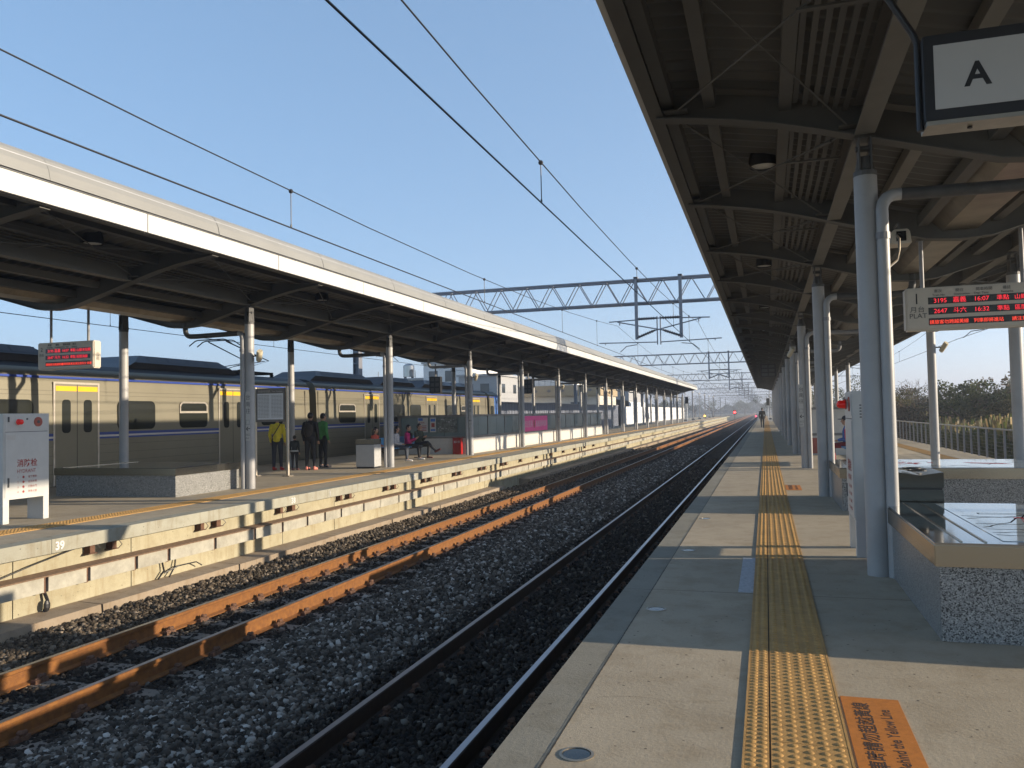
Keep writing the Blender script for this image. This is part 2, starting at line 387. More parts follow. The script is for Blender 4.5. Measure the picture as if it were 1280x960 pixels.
# platforms
PR0, PR1, PL1, PL0 = -1.2, 6.1, -8.9, -16.15
YE = 205
pl = struct(MB().box(PR0+.24, PR1, -8, YE, -.2, 0).build('platform', m_conc))
e = MB()
for i in range(-1, 31): e.box(PR0, PR0+.236, i*7+.004, i*7+6.996, -.2, -.003)
e.build('edge_strip', m_edge, pl)
MB().box(PR0+.3, PR1-.2, -8, YE, -1.3, -.2).build('platform_base', m_edge, pl)
pl2 = struct(MB().box(PL0, PL1-.3, -8, YE, -.18, 0).build('platform', m_conc))
e = MB()
for i in range(-1, 31): e.box(PL1-.296, PL1, i*7+1.404, i*7+8.396, -.18, 0.001)
e.build('edge_beam', m_face, pl2)
e = MB()
for i in range(-4, 103):                     # cast wall in 2 m lifts with open joints
    e.box(-9.6, -9.10 + .004*(i % 3), i*2+.006, i*2+1.994, -1.3, -.18)
e.build('retaining_wall', m_wall, pl2)
MB().box(PL0+.2, -9.61, -8, YE, -1.3, -.18).build('platform_base', m_edge, pl2)
for y, t in ((8.45, '39'), (14.0, '38'), (15.45, '1'), (19.75, '37')):
    text(t, .15, (PL1+.003, y, -.145), (0, 1, 0), (0, 0, 1), m_whitemark if t == '1' else m_twhite, pl2, 'painted_number', font_w=.004)
k = MB()
for i in range(-2, 18):
    if i != 9: k.extr([(-9.09, -1.3), (-9.09, -.935), (-8.66+.02*math.sin(i*2.1), -.955), (-8.64, -1.3)], i*3+.01, i*3+2.99)
struct(k.build('kerb', m_kerb))
struct(MB().box(-9.09, -8.66, 54, YE, -1.3, -.95).build('kerb', m_kerb))

# cable duct on the wall
duct = thing('cable_duct', (-9.0, 5, -.6), 'long pale cable duct with a brown lid fixed to the wall below the far platform', 'cable duct')
MB().extr([(-9.094, -.43), (-8.90, -.452), (-8.90, -.47), (-9.094, -.455)], -6, 200).build('lid', m_ducttop, duct)
p = MB(); y = -6.
gaps = []
while y < 200:
    L_ = rng.choice([.62, .82, .98, 1.05]); p.box(-9.094, -8.93, y, y+L_, -.665, -.474); gaps.append(y+L_); y += L_ + (.07 if rng.random() < .8 else .02)
p.build('front_panel', m_duct, duct)
for g in gaps[6:86]:
    MB().box(-9.093, -8.955, g+.004, g+.05, -.68, -.476).build('bracket', m_clip, duct)

# hanging boxes and cables below the edge
jb = thing('junction_box', (-9.02, 9.15, -.18), 'nearest rusty junction box hanging under the far platform edge', 'junction box', 'junction boxes under the platform edge')
MB().box(-9.09, -8.98, 9.11, 9.2, -.30, -.19).box(-9.092, -8.96, 9.08, 9.23, -.312, -.301).build('box', m_clip, jb, bevel=.004)
MB().path([(-9.0, 9.25, -.19), (-8.97, 9.29, -.26), (-9.0, 9.24, -.32)], .006, 5).build('cable_loop', m_black, jb)
for i in range(1, 16):
    for dy in ((0, .42) if i < 9 else (0,)):
        c = copy_tree(jb); c.location.y = 9.15 + i*2.32 + dy; c.scale = (1, 1+.3*(dy > 0), 1)
        c['label'] = '%s rusty junction box hanging under the far platform edge, %s' % (ORD[i], 'nearer of its pair' if dy == 0 else 'farther of its pair')
c = copy_tree(jb); c.location.y = 9.55; c['label'] = 'rusty junction box right behind the nearest one under the far platform edge'
cw = MB()
cw.path([(-8.99, 8.9, -.19), (-9.0, 8.2, -.3), (-9.02, 7.6, -.42), (-9.0, 7.1, -.46)], .007, 6)
tag(cw.build('sagging_cable', m_black, None, off=(-9, 8, -.3)), 'thin black cable sagging from the platform edge to the duct below number 39', 'cable')
cw = MB(); cw.path([(-9.05, 10.6, -.68), (-9.03, 10.62, -.82), (-9.04, 10.5, -.93)], .014, 6).path([(-9.05, 10.9, -.68), (-9.03, 10.86, -.8), (-9.0, 10.7, -.93)], .012, 6)
cw.path([(-9.03, 10.62, -.86), (-8.98, 10.9, -.79), (-8.97, 11.3, -.80), (-8.98, 11.45, -.88)], .01, 6)
tag(cw.build('cable_tail', m_black, None, off=(-9, 10.8, -.9)), 'black cables dropping from the duct and curling over the kerb', 'cable')
cw = MB(); cw.path([(-9.05, 8.42, -.68), (-9.02, 8.45, -.8), (-9.03, 8.4, -.95)], .022, 6).ball((-9.0, 8.42, -.86), (.03, .05, .08))
tag(cw.build('cable_plug', m_black, None, off=(-9, 8.4, -.95)), 'thick black cable and plug hanging below the duct near number 39', 'cable')

# ------------------------------------------------------------------ tracks
def rail_prof(cx):
    z = -1.085
    return [(cx-.065, z), (cx+.065, z), (cx+.065, z+.012), (cx+.012, z+.03), (cx+.009, z+.140), (cx+.034, z+.152), (cx+.034, z+.178), (cx+.025, z+.185),
            (cx-.025, z+.185), (cx-.034, z+.178), (cx-.034, z+.152), (cx-.009, z+.140), (cx-.012, z+.03), (cx-.065, z+.012)]
def track(X, mrail, label, nsl, dz=0., y1=900, sdz=0.):
    t = thing('railway_track', (X, 0, -1.05+dz), label, 'track', 'parallel railway tracks')
    def sh(mb): mb.v = [(a, b, c+dz) for a, b, c in mb.v]; return mb
    for s in (-1, 1):
        cx = X + s*.567
        r = sh(MB().extr(rail_prof(cx), -10, y1)).build('rail', mrail, t)
        q = sh(MB().box(cx-.026, cx+.026, -10, y1, -.9, -.8975)).build('running_surface', m_steeltop, t); q.parent = r; q.location = -Vector((0, 0, 0))
    sm = sh(MB().extr([(X-1.0, -1.25), (X+1.0, -1.25), (X+.98, -1.087), (X-.98, -1.087)], 3.9, 4.12)).build('sleeper', m_sleeper, t)
    cls = []
    for s in (-1, 1):
        for q in (-.095, .095):
            cx = X+s*.567+q; cl = MB(); cls.append(cl)
            cl.box(cx-.03, cx+.03, 3.93, 4.09, -1.087, -1.045).tube((cx, 3.95, -1.055), (cx, 4.07, -1.02), .02, .02, 6).ball((cx, 4.01, -1.02), (.034, .03, .026), 8)
    
    for cl in cls:
        c1 = sh(cl).build('rail_clip', m_clip, t); c1.parent = sm; c1.location = (0, 0, -sdz)
    sm.location.z += sdz
    for i in range(1, nsl):
        c = copy_tree(sm, t); c.location.y = i*.62
    return t
track(-2.74, m_rustshade, 'dark track nearest to the camera, beside the right platform', 50, sdz=-.035)
track(-6.55, m_rust, 'rusty orange track beside the far left platform', 60)
track(-17.9, m_rustshade, 'track under the silver train beyond the far platform', 2, -.02)
track(8.0, m_rustshade, 'track beyond the railing on the right', 2, -.06)

# ballast stones
b = bmesh.new(); bmesh.ops.create_icosphere(b, subdivisions=1, radius=1)
ICO = np.array([v.co[:] for v in b.verts]); ICF = np.array([[v.index for v in f.verts] for f in b.faces]); b.free()
b = bmesh.new(); bmesh.ops.create_icosphere(b, subdivisions=1, radius=1); b.free()
def base20():
    g = (1+5**.5)/2
    v = np.array([(-1, g, 0), (1, g, 0), (-1, -g, 0), (1, -g, 0), (0, -1, g), (0, 1, g), (0, -1, -g), (0, 1, -g), (g, 0, -1), (g, 0, 1), (-g, 0, -1), (-g, 0, 1)], float)
    v /= np.linalg.norm(v[0])
    f = np.array([(0,11,5),(0,5,1),(0,1,7),(0,7,10),(0,10,11),(1,5,9),(5,11,4),(11,10,2),(10,7,6),(7,1,8),(3,9,4),(3,4,2),(3,2,6),(3,6,8),(3,8,9),(4,9,5),(2,4,11),(6,2,10),(8,6,7),(9,8,1)])
    return v, f
BV, BF = base20()
def stones(name, n, xa, xb, ya, yb, m, r0=.022, r1=.05, prof=None, pw=1.0, keep=None):
    u = rng.random(n); t = (ya**(1-pw) + u*(yb**(1-pw)-ya**(1-pw)))**(1/(1-pw)) if pw != 1 else ya*(yb/ya)**u
    x = xa + (xb-xa)*rng.random(n); z = -1.125 + rng.random(n)*.03
    if prof is not None: z = z + prof(x, t)
    if keep is not None:
        k_ = keep(x, t); x, t, z = x[k_], t[k_], z[k_]
    n = len(x); r = r0 + (r1-r0)*rng.random(n)**1.6; r *= 1 + t/60
    scl = np.stack([r*(.75+.6*rng.random(n)), r*(.75+.6*rng.random(n)), r*(.55+.4*rng.random(n))], 1)
    pos = np.stack([x, t, z], 1)
    V, F = instances(BV, BF, pos, scl, rand_rot(n))
    V = V + rng.normal(size=V.shape)*.0045
    o = mesh_np(name, V, F, m); return tag(o, {'m': 0}.get(name, ''), 'gravel', kind='stuff')
rails_x = [-2.74-.567, -2.74+.567, -6.55-.567, -6.55+.567]
def offrail(x, y):
    k_ = np.ones(len(x), bool)
    for c in rails_x: k_ &= abs(x-c) > .075
    return k_
hump = lambda x, y: np.clip(.12 - .11*abs(x+4.65), 0, .12) + .02*np.sin(y*1.3+x*2)
o = stones('ballast', 46000, -5.55, -3.7, 3.0, 60, m_stoneC, .015, .039, hump, 1.25); o['label'] = 'light grey crushed stone heaped between the two tracks'
o = stones('ballast', 34000, -3.8, -1.35, 2.3, 45, m_stoneD, .016, .036, lambda x, y: .05+0*x, 1.25, offrail); o['label'] = 'dark crushed stone under the near track'
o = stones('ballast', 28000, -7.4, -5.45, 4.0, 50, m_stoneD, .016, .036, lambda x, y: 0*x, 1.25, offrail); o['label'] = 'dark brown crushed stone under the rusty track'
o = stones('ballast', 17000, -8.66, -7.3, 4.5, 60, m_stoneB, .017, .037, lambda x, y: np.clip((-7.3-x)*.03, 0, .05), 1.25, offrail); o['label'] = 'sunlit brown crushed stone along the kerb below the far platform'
struct(MB().extr([(-5.6, -1.128), (-4.65, -1.03), (-3.7, -1.128)], -10, 900).build('ballast_bed', m_bed))

# ------------------------------------------------------------------ tactile paving and floor marks
def tactile(x0, x1, ya, yb, label, mirror=False, far=False):
    w_ = x1-x0; f = MB(); y = ya
    s0, s1 = (x0, x0+.10) if not mirror else (x1-.10, x1)
    b0, b1 = (x0+.108, x1) if not mirror else (x0, x1-.108)
    f.box(x0-.01, x1+.01, ya, yb, .0, .0035)
    o = struct(f.build('tactile_paving', m_tactd))
    t = MB()
    for (a, b_) in ((s0, s1), (b0, b1)):
        y = ya
        while y < yb: t.box(a, b_, y+.002, y+.298, .0035, .009); y += .3
    t.box(x0-.012, x0-.001, ya, yb, .0035, .010); t.box(x1+.001, x1+.012, ya, yb, .0035, .010)
    t.build('tile_course', m_tact, o)
    RR_ = ((1, 0), (.86, .45), (.6, .8), (.28, 1.0)); tv = [(r_*math.cos(k*math.pi/5), r_*math.sin(k*math.pi/5), z_) for r_, z_ in RR_ for k in range(10)]
    tf4 = [(10*j+k, 10*j+(k+1) % 10, 10*j+10+(k+1) % 10, 10*j+10+k) for j in range(3) for k in range(10)] + [(30, 31, 32, 33), (30, 33, 34, 39), (34, 35, 38, 39), (35, 36, 37, 38)]
    P_ = []
    yd = min(yb, 62 if not far else 40)
    nrow = int((yd-ya)/.06)
    xs = [b0+.033+(b1-b0-.066)*i/4 for i in range(5)]
    for j in range(nrow):
        for x in xs: P_.append((x, ya+.03+.06*j, .009))
    for j in range(int((yd-ya)/.05)):
        for x in (s0+.027, s1-.027): P_.append((x, ya+.025+.05*j, .009))
    P_ = np.array(P_); sc = np.tile(np.array([[.0195, .0195, .0055]]), (len(P_), 1))
    V, F = instances(tv, tf4, P_, sc); mesh_np('domes', V, F, m_tact, o).data.shade_smooth()
    if yb > yd:
        r = MB()
        for x in xs: r.box(x-.014, x+.014, yd, yb, .009, .013)
        r.build('bars', m_tact, o)
    return o
tactile(-.13, .30, 1.5, 200, '')
tactile(-10.35, -9.93, 4, 200, '', mirror=True, far=True)
tactile(4.75, 5.15, 10, 200, '', mirror=True, far=True)

def ribbon(x, y0, y1, w0, w1, z, seed, step=.07):
    r = random.Random(seed); q = MB(); y = y0; a, b_ = x-w0, x+w0; n = int((y1-y0)/step); vs = []; fs = []; cx = 0
    for i in range(n+1):
        cx += r.uniform(-.25, .25)*w0; cx *= .93; ww = r.uniform(w0, w1)
        vs += [(x+cx-ww*r.uniform(.5, 1), y0+i*step, z), (x+cx+ww*r.uniform(.5, 1), y0+i*step, z)]
    for i in range(n): fs.append((2*i, 2*i+1, 2*i+3, 2*i+2))
    q.add(vs, fs); return q
m_grime = mat('floor_grime', (.25, .215, .16), .9, var=.3, scale=12, col2=(.34, .29, .21))
m_crack = mat('floor_crack', (.05, .045, .035), .95, var=.2)
ribbon(-.962, 2, 40, .002, .006, .0015, 3, .03).build('edge_crack', m_crack, pl)
_r = random.Random(9); _q = MB()
for _ in range(230):                           # small dark pits and chips in the slab
    x, y = _r.uniform(-.9, 3.5), _r.uniform(2.2, 9)
    if -.2 < x < .65: continue
    s = _r.uniform(.002, .007); k9 = _r.randint(5, 7); a9 = _r.random()*6
    _q.add([(x+s*_r.uniform(.6, 1.5)*math.cos(a9+6.283*j/k9), y+s*_r.uniform(.6, 1.5)*math.sin(a9+6.283*j/k9), .0012) for j in range(k9)], [tuple(range(k9))])
_q.build('surface_pits', m_crack, pl)
for cx_, pts in ((0, [(1.5, 5.2), (1.9, 5.35), (2.4, 5.3), (2.9, 5.5), (3.6, 5.45)]), (1, [(-.9, 4.3), (-.7, 4.36), (-.45, 4.33), (-.25, 4.4)])):
    _c = MB()
    for (a, b_), (c_, d_) in zip(pts, pts[1:]): _c.add([(a, b_-.0015, .0014), (c_, d_-.0015, .0014), (c_, d_+.0015, .0014), (a, b_+.0015, .0014)], [(0, 1, 2, 3)])
    _c.build('hairline_crack', m_grime, pl)

def plate(y0, y1, x0=.325, x1=.60, label=''):
    o = MB().box(x0, x1, y0, y1, .0002, .0042).build('floor_notice', m_orange, None, off=((x0+x1)/2, y0, 0)); tag(o, label, 'floor notice', 'orange floor notices by the yellow line')
    text('候車時請勿超越黃線', .088, (x0+.118, y0+.12, .0045), (0, 1, 0), (-1, 0, 0), m_ink, o, 'lettering', depth=.0004, sx=1.17, font_w=.0012)
    text('Stay Behind the Yellow Line', .075, (x0+.212, y0+.10, .0045), (0, 1, 0), (-1, 0, 0), m_ink, o, 'lettering', depth=.0004, sx=1.02, font_w=.0008)
    return o
plate(3.48, 4.61, label='orange floor notice in the foreground telling passengers to stay behind the yellow line')
plate(16.0, 17.05, label='small worn orange floor notice beside the yellow tiles, farther off near the second column')
tag(MB().box(-.262, -.135, 7.03, 8.66, 0, .003).build('white_floor_mark', m_whitemark, None, off=(-.2, 7, 0)), 'worn white painted stripe on the right platform left of the yellow tiles', 'floor mark')
for i, yy in enumerate((3.56, 6.3, 9.02, 11.7)):
    cp = thing('drain_cover', (-.84, yy, 0), '%s round steel drain cover set in the right platform floor near its edge' % ORD[i], 'drain cover', 'round steel caps in the floor')
    MB().lathe([(.078, 0), (.078, .004), (.064, .006), (.064, .0)], (-.84, yy, 0), 24).build('ring', m_gutter, cp)
    MB().lathe([(.0, .0), (.06, .0015), (.06, .003), (0, .0035)], (-.84, yy, 0), 24).build('lid', m_dsteel, cp)

# ------------------------------------------------------------------ station canopies
def canopy(e0, sgn, ca, cb, e1, yb, name_label, nb=16):
    """e0 track side edge x, sgn +1 if canopy extends to +x, ca/cb columns x, e1 other edge x; first beam at yb-7"""
    mid = (ca+cb)/2
    t = thing('station_canopy', (mid, yb, 0), name_label, 'canopy', 'platform canopies')
    def zb(x):                                # underside of the beams
        d = abs(x-mid)/abs(e0-mid) if (x-mid)*(e0-mid) > 0 else abs(x-mid)/abs(e1-mid)
        pts = [(0, 3.60), (.09, 3.61), (.43, 3.95), (.60, 4.13), (.80, 4.28), (1, 4.36)]
        for (a, za), (b_, zb_) in zip(pts, pts[1:]):
            if d <= b_: return za + (zb_-za)*(d-a)/(b_-a)
        return pts[-1][1]
    y0, y1 = yb-8.75, yb+7*(nb-1)+1.75
    lo, hi = min(e0, e1), max(e0, e1)
    xs = sorted(set([lo+.12, hi-.12] + list(np.linspace(lo+.12, hi-.12, 19)) + [mid]))
    def dk(x): return zb(x) + .36 - .1*abs(x-mid)/abs(e0-mid)
    # beams
    ys = [yb-8.75+1.75+3.5*i for i in range(2*nb+2)]
    ys = [yb-7+3.5*i for i in range(2*nb+1)]
    for yy in ys:
        bm_ = MB()
        for a, b_ in zip(xs, xs[1:]):
            za, zb2 = zb(a), zb(b_)
            bm_.add([(a, yy-.085, za), (b_, yy-.085, zb2), (b_, yy+.085, zb2), (a, yy+.085, za), (a, yy-.085, za+.014), (b_, yy-.085, zb2+.014), (b_, yy+.085, zb2+.014), (a, yy+.085, za+.014)],
                    [(0,3,2,1),(4,5,6,7),(0,1,5,4),(1,2,6,5),(2,3,7,6),(3,0,4,7)])
            ta, tb = dk(a)-.02, dk(b_)-.02
            bm_.add([(a, yy-.008, za+.014), (b_, yy-.008, zb2+.014), (b_, yy+.008, zb2+.014), (a, yy+.008, za+.014), (a, yy-.008, ta), (b_, yy-.008, tb), (b_, yy+.008, tb), (a, yy+.008, ta)],
                    [(0,1,5,4),(2,3,7,6),(3,0,4,7),(1,2,6,5)])
        for c_ in (ca, cb):                    # web stiffeners and end plates
            bm_.box(c_-.006, c_+.006, yy-.08, yy+.08, zb(c_)+.014, dk(c_)-.03)
        for ex, s_ in ((e0, sgn), (e1, -sgn)):
            x_ = ex+s_*.2; bm_.box(min(x_, x_+s_*.22), max(x_, x_+s_*.22), yy-.14, yy-.008, zb(x_)+.05, zb(x_)+.062)
            bm_.box(min(x_, x_+s_*.22), max(x_, x_+s_*.22), yy+.008, yy+.14, zb(x_)+.05, zb(x_)+.062)
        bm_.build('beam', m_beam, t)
    # deck with ribs running across
    n = int((y1-y0)/.055); 
    rows = []
    for i in range(n+1):
        yy = y0 + (y1-y0)*i/n; h = (0, 0, .034, .034)[i % 4]
        rows.append((yy, h))
    V = []; F = []
    xs2 = sorted(set(list(np.linspace(lo+.1, hi-.1, 13))))
    for yy, h in rows:
        for x in xs2: V.append((x-t.location.x, yy-t.location.y, dk(x)+h))
    m_ = len(xs2)
    for i in range(len(rows)-1):
        for j in range(m_-1): F.append((i*m_+j, i*m_+j+1, (i+1)*m_+j+1, (i+1)*m_+j))
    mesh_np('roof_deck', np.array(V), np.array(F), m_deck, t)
    # roof sheet on top
    r = MB(); prof = [(x, dk(x)+.06 + (.28 if i in (0, len(xs2)-1) else .28)) for i, x in enumerate(xs2)]
    r.extr(prof + [(x, z-.27) for x, z in reversed(prof)], y0, y1); r.build('roof_sheet', m_roof, t)
    # purlins
    for u in (.08, .22, .46):
        for ex, s_ in ((e0, 1), (e1, 1)):
            x = ex + (mid-ex)*u*.82 + (0)
            z = dk(x)
            q = MB().box(x-.055, x+.055, y0, y1, z-.15, z-.012); q.build('purlin', m_beam, t)
    for c_ in (ca, cb):
        g = MB(); z = zb(c_)
        for a, b_ in zip(ys, ys[1:]):
            g.box(c_-.085, c_+.085, a+.09, b_-.09, z+.02, z+.035).box(c_-.006, c_+.006, a+.09, b_-.09, z+.035, z+.29).box(c_-.085, c_+.085, a+.09, b_-.09, z+.29, z+.302)
        g.build('girder', m_girder, t)
    for s_ in (-1, 1):
        x = mid+s_*.42
        MB().box(x-.06, x+.06, y0, y1, zb(x)+.17, zb(x)+.3).build('purlin', m_beam, t)
        x = mid+s_*.95
        MB().box(x-.06, x+.06, y0, y1, zb(x)+.17, zb(x)+.29).build('purlin', m_girder, t)
    MB().extr([(mid-.34, zb(mid)+.29), (mid-.2, zb(mid)+.13), (mid+.2, zb(mid)+.13), (mid+.34, zb(mid)+.29)], y0, y1).build('valley_gutter', m_gutter, t)
    # slatted strip between the purlin and the girder
    for c_, ex in ((ca, e0), (cb, e1)):
        g = MB(); d = (ex-c_)/abs(ex-c_)
        for i in range(6):
            x = c_ + d*(.16+.085*i); z = zb(x)+.2
            for a, b_ in zip(ys, ys[1:]): g.box(x-.022, x+.022, a+.1, b_-.1, z, z+.02)
        for a, b_ in zip(ys, ys[1:]):
            yy = a+1.1; x0_, x1_ = sorted((c_+d*.1, c_+d*.66)); g.box(x0_, x1_, yy, yy+.05, zb(c_)+.17, zb(c_)+.185)
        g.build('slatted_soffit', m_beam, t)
    # diagonal rods
    for c_, ex, s_ in ((ca, e0, 1), (cb, e1, 1)):
        for a, b_ in zip(ys[:26], ys[1:27]):
            xa = ex + (c_-ex)*.16; xb = ex + (c_-ex)*.93; za = zb(xa)+.06; zc = zb(xb)+.06
            g = MB().tube((xa, a+.12, za), (xb, b_-.12, zc), .009, n=6).tube((xb, a+.12, zc), (xa, b_-.12, za), .009, n=6)
            mdx, mdy, mdz = (xa+xb)/2, (a+b_)/2, (za+zc)/2
            for (px, py, pz) in ((xa, a+.12, za), (xb, a+.12, zc)):
                f_ = .14; g.tube((px+(mdx-px)*f_, py+(mdy-py)*f_, pz+(mdz-pz)*f_), (px+(mdx-px)*(f_+.16), py+(mdy-py)*(f_+.16), pz+(mdz-pz)*(f_+.16)), .017, n=6)
            for (px, pz, s2) in ((xb, zc, 1), (xa, za, -1)):
                for py, sy in ((a+.1, 1), (b_-.1, -1)):
                    g.box(px-.08, px+.1, py-.06, py+.06, pz-.006, pz+.006)
            g.build('brace_rod', m_beam, t)
    # fascias: white lower band, grey upper band set back above a dark slot
    for ex, s_ in ((e0, sgn), (e1, -sgn)):
        lowb = MB(); topb = MB(); i = 0; y = y0
        while y < y1-.1:
            L_ = min(3.49, y1-y)
            a, b_ = sorted((ex, ex+s_*.05)); lowb.box(a, b_, y+.004, y+L_-.002, 4.385, 4.665)
            topb.extr([(ex+s_*.03, 4.715), (ex+s_*.06, 4.86), (ex+s_*.13, 5.0), (ex+s_*.2, 5.06), (ex+s_*.24, 5.04), (ex+s_*.10, 4.715)], y+1.75+.004, min(y+1.75+L_-.002, y1))
            y += 3.5
        topb.extr([(ex+s_*.03, 4.715), (ex+s_*.06, 4.86), (ex+s_*.13, 5.0), (ex+s_*.2, 5.06), (ex+s_*.24, 5.04), (ex+s_*.10, 4.715)], y0, y0+1.748)
        lowb.build('fascia', m_fasc, t); topb.build('roof_edge', m_cap, t)
        a, b_ = sorted((ex+s_*.06, ex+s_*.12)); MB().box(a, b_, y0, y1, 4.4, 4.8).build('edge_channel', m_bracket, t)
        a, b_ = sorted((ex-s_*.012, ex+s_*.058)); MB().box(a, b_, y0, y1, 4.668, 4.682).build('drip_trim', m_bracket, t)
        a, b_ = sorted((ex+s_*.053, ex+s_*.18)); MB().box(a, b_, y0, y1, 4.372, 4.39).build('soffit_lip', m_beam, t)
        # roof slope from the edge cap down to the sheet
        MB().extr([(ex+s_*.2, 5.03), (ex+s_*.9, 4.75), (ex+s_*.9, 4.70), (ex+s_*.2, 4.97)], y0, y1).build('roof_slope', m_roof, t)
    # end walls of the roof
    for yy in (y0-.02, y1):
        pf = [(x, zb(x)+.12) for x in xs] + [(x, dk(x)+.34) for x in reversed(xs)]
        MB().extr(pf, yy, yy+.02).build('end_plate', m_beam, t)
    # columns
    for i in range(-1, nb):
        yy = yb+7*i
        for c_ in (ca, cb):
            col = MB().tube((c_, yy, -.002), (c_, yy, 3.64), .1, n=24).build('column', m_column, t, smooth=True)
            z = zb(c_)
            k_ = MB(); k_.lathe([(.102, 3.60), (.102, 3.645), (.085, 3.66), (.06, 3.78)], (c_, yy, 0), 16)
            for s_ in (-1, 1):
                k_.extr([(yy-.1, 3.645), (yy+.1, 3.645), (yy+.09, 3.85), (yy+.085, z), (yy-.085, z), (yy-.09, 3.85)], c_+s_*.05-.007, c_+s_*.05+.007, 'x')
            k_.tube((c_-.075, yy, 3.86), (c_+.075, yy, 3.86), .028, n=10)
            k_.box(c_-.085, c_+.085, yy-.085, yy+.085, z-.008, z-.001)
            q = k_.build('head_bracket', m_bracket, col); q.location = (0, 0, 0)
        # drain pipe to the track side column
        c_ = ca; d = 1 if mid > ca else -1; px = c_+d*.118
        pts = [(mid, yy+.02, 3.72), (mid, yy+.02, 3.56)] + [(mid-d*.14*(1-math.cos(a)), yy+.02, 3.55-.14*math.sin(a)) for a in (.4, .8, 1.2, 1.5)]
        pts += [(mid-d*.3, yy+.02, 3.405), (px+d*.18, yy+.02, 3.42)]
        dp = MB().path(pts, .056, 12).build('drain_pipe', m_pipedark if i < 2 else m_pipe, t, smooth=True)
        pts = [(px+d*.19, yy+.02, 3.42)] + [(px+d*.16*(1-math.sin(a)), yy+.02-.11*math.sin(a), 3.42-.15*(1-math.cos(a))) for a in (0, .4, .8, 1.2, 1.57)] + [(px, yy-.09, 3.1), (px, yy-.09, .0)]
        MB().path(pts, .054, 12).build('downpipe', m_column, t, smooth=True)
        MB().tube((px, yy-.09, 3.0), (px, yy-.09, 3.06), .062, n=12).box(min(px, c_), max(px, c_), yy-.06, yy-.03, 3.02, 3.04).build('pipe_clamp', m_pipe, t)
    return t, zb
canR, zbR = canopy(-1.05, 1, .93, 3.90, 5.85, 8.0, 'long dark butterfly canopy over the right platform, seen from below')
canL, zbL = canopy(-8.9, -1, -10.8, -14.2, -16.1, 15.4, 'long canopy with bright white fascia over the far left platform', nb=15)

# bell lamps under the canopies
def lamp(x, y, z, label):
    l = thing('canopy_lamp', (x, y, z), label, 'lamp', 'bell lamps under the canopies')
    MB().lathe([(.02, .33), (.10, .32), (.13, .28), (.165, .06), (.17, 0), (.16, 0), (.15, .03), (.12, .25)], (x, y, z), 20).build('lamp_shade', m_black, l, smooth=True)
    MB().lathe([(.0, .012), (.13, .014), (.15, .03), (.0, .05)], (x, y, z), 20).build('diffuser', m_lampglass, l, smooth=True)
    MB().tube((x, y, z+.32), (x, y, z+.5), .015, n=6).build('stem', m_black, l)
    return l
lr = lamp(.06, 10.0, 4.36, 'nearest black bell lamp under the right canopy'); ll = lamp(-10.1, 10.3, 4.33, 'nearest black bell lamp under the left canopy')
for i in range(1, 9):
    c = copy_tree(lr); c.location.y += 7*i; c['label'] = '%s black bell lamp in the row under the right canopy' % ORD[i]
    c = copy_tree(ll); c.location.y += 7*i; c['label'] = '%s black bell lamp in the row under the left canopy' % ORD[i]
# ------------------------------------------------------------------ granite benches around the columns
def granite_block(x0, x1, y0, y1, h, label, glazed=True, map_=False):
    t = thing('granite_block', ((x0+x1)/2, (y0+y1)/2, 0), label, 'granite block', 'granite blocks with steel tops')
    MB().box(x0+.03, x1-.03, y0+.03, y1-.03, 0, h-.15).build('granite_body', m_granite, t, bevel=.004)
    MB().box(x0, x1, y0, y1, h-.152, h-.012).build('steel_band', m_steel, t, bevel=.006)
    MB().box(x0+.004, x1-.004, y0+.004, y1-.004, h-.012, h).build('steel_top', m_mirror, t, bevel=.003)
    for q in (.16, .30):
        MB().box(x0+q, x0+q+.014, y0+.05, y1-.05, h, h+.006).build('trim_strip', m_steel, t)
    if map_:
        MB().box(x0+.42, x1-.2, y0+.12, y1-.12, h, h+.0035).build('map_panel', m_glasstop, t)
        r = random.Random(3); mp = MB(); z = h+.0045
        def line(pts, wd):
            for (a, b_), (c_, d_) in zip(pts, pts[1:]):
                dx, dy = c_-a, d_-b_; L_ = math.hypot(dx, dy) or 1; nx, ny = -dy/L_*wd, dx/L_*wd
                mp.add([(a-nx, b_-ny, z), (c_-nx, d_-ny, z), (c_+nx, d_+ny, z), (a+nx, b_+ny, z)], [(0, 1, 2, 3)])
        X0, X1, Y0, Y1 = x0+.45, x1-.25, y0+.2, y1-.2
        for _ in range(7):
            x, y = X0, r.uniform(Y0, Y1); pts = [(x, y)]; a = r.uniform(-.8, .8)
            while x < X1 and Y0 < y < Y1:
                a += r.uniform(-.7, .7); a = max(-1.2, min(1.2, a)); x += .07*math.cos(a); y += .07*math.sin(a); pts.append((x, y))
            line(pts, .006)
        cx, cy = X0+.45, (Y0+Y1)/2
        line([(cx-.3, cy+.35), (cx+.5, cy+.35), (cx+.5, cy+.42), (cx-.3, cy+.42), (cx-.3, cy+.35)], .005)
        mp.build('map_lines', m_mapline, t)
        q = MB(); z2 = h+.0042
        for _ in range(46):
            x, y = cx+.15+r.gauss(0, .14), cy+r.gauss(0, .13); s = r.uniform(.012, .05); q.add([(x-s, y-s*.5, z2), (x+s, y-s*.4, z2), (x+s*.8, y+s*.5, z2), (x-s*.7, y+s*.6, z2)], [(0, 1, 2, 3)]); z2 += .00003
        for j in range(4):
            x, y = cx+.95+j*.02, cy+.1-.06*j; q.add([(x, y, z2), (x+.5, y-.2, z2), (x+.5, y-.17, z2), (x, y+.03, z2)], [(0, 1, 2, 3)]); z2 += .00003
        q.build('map_red_marks', m_mapred, t)
    return t
granite_block(1.0, 4.0, 5.8, 8.2, .63, 'large speckled granite block with polished steel top and glazed map, in the right foreground', map_=True)
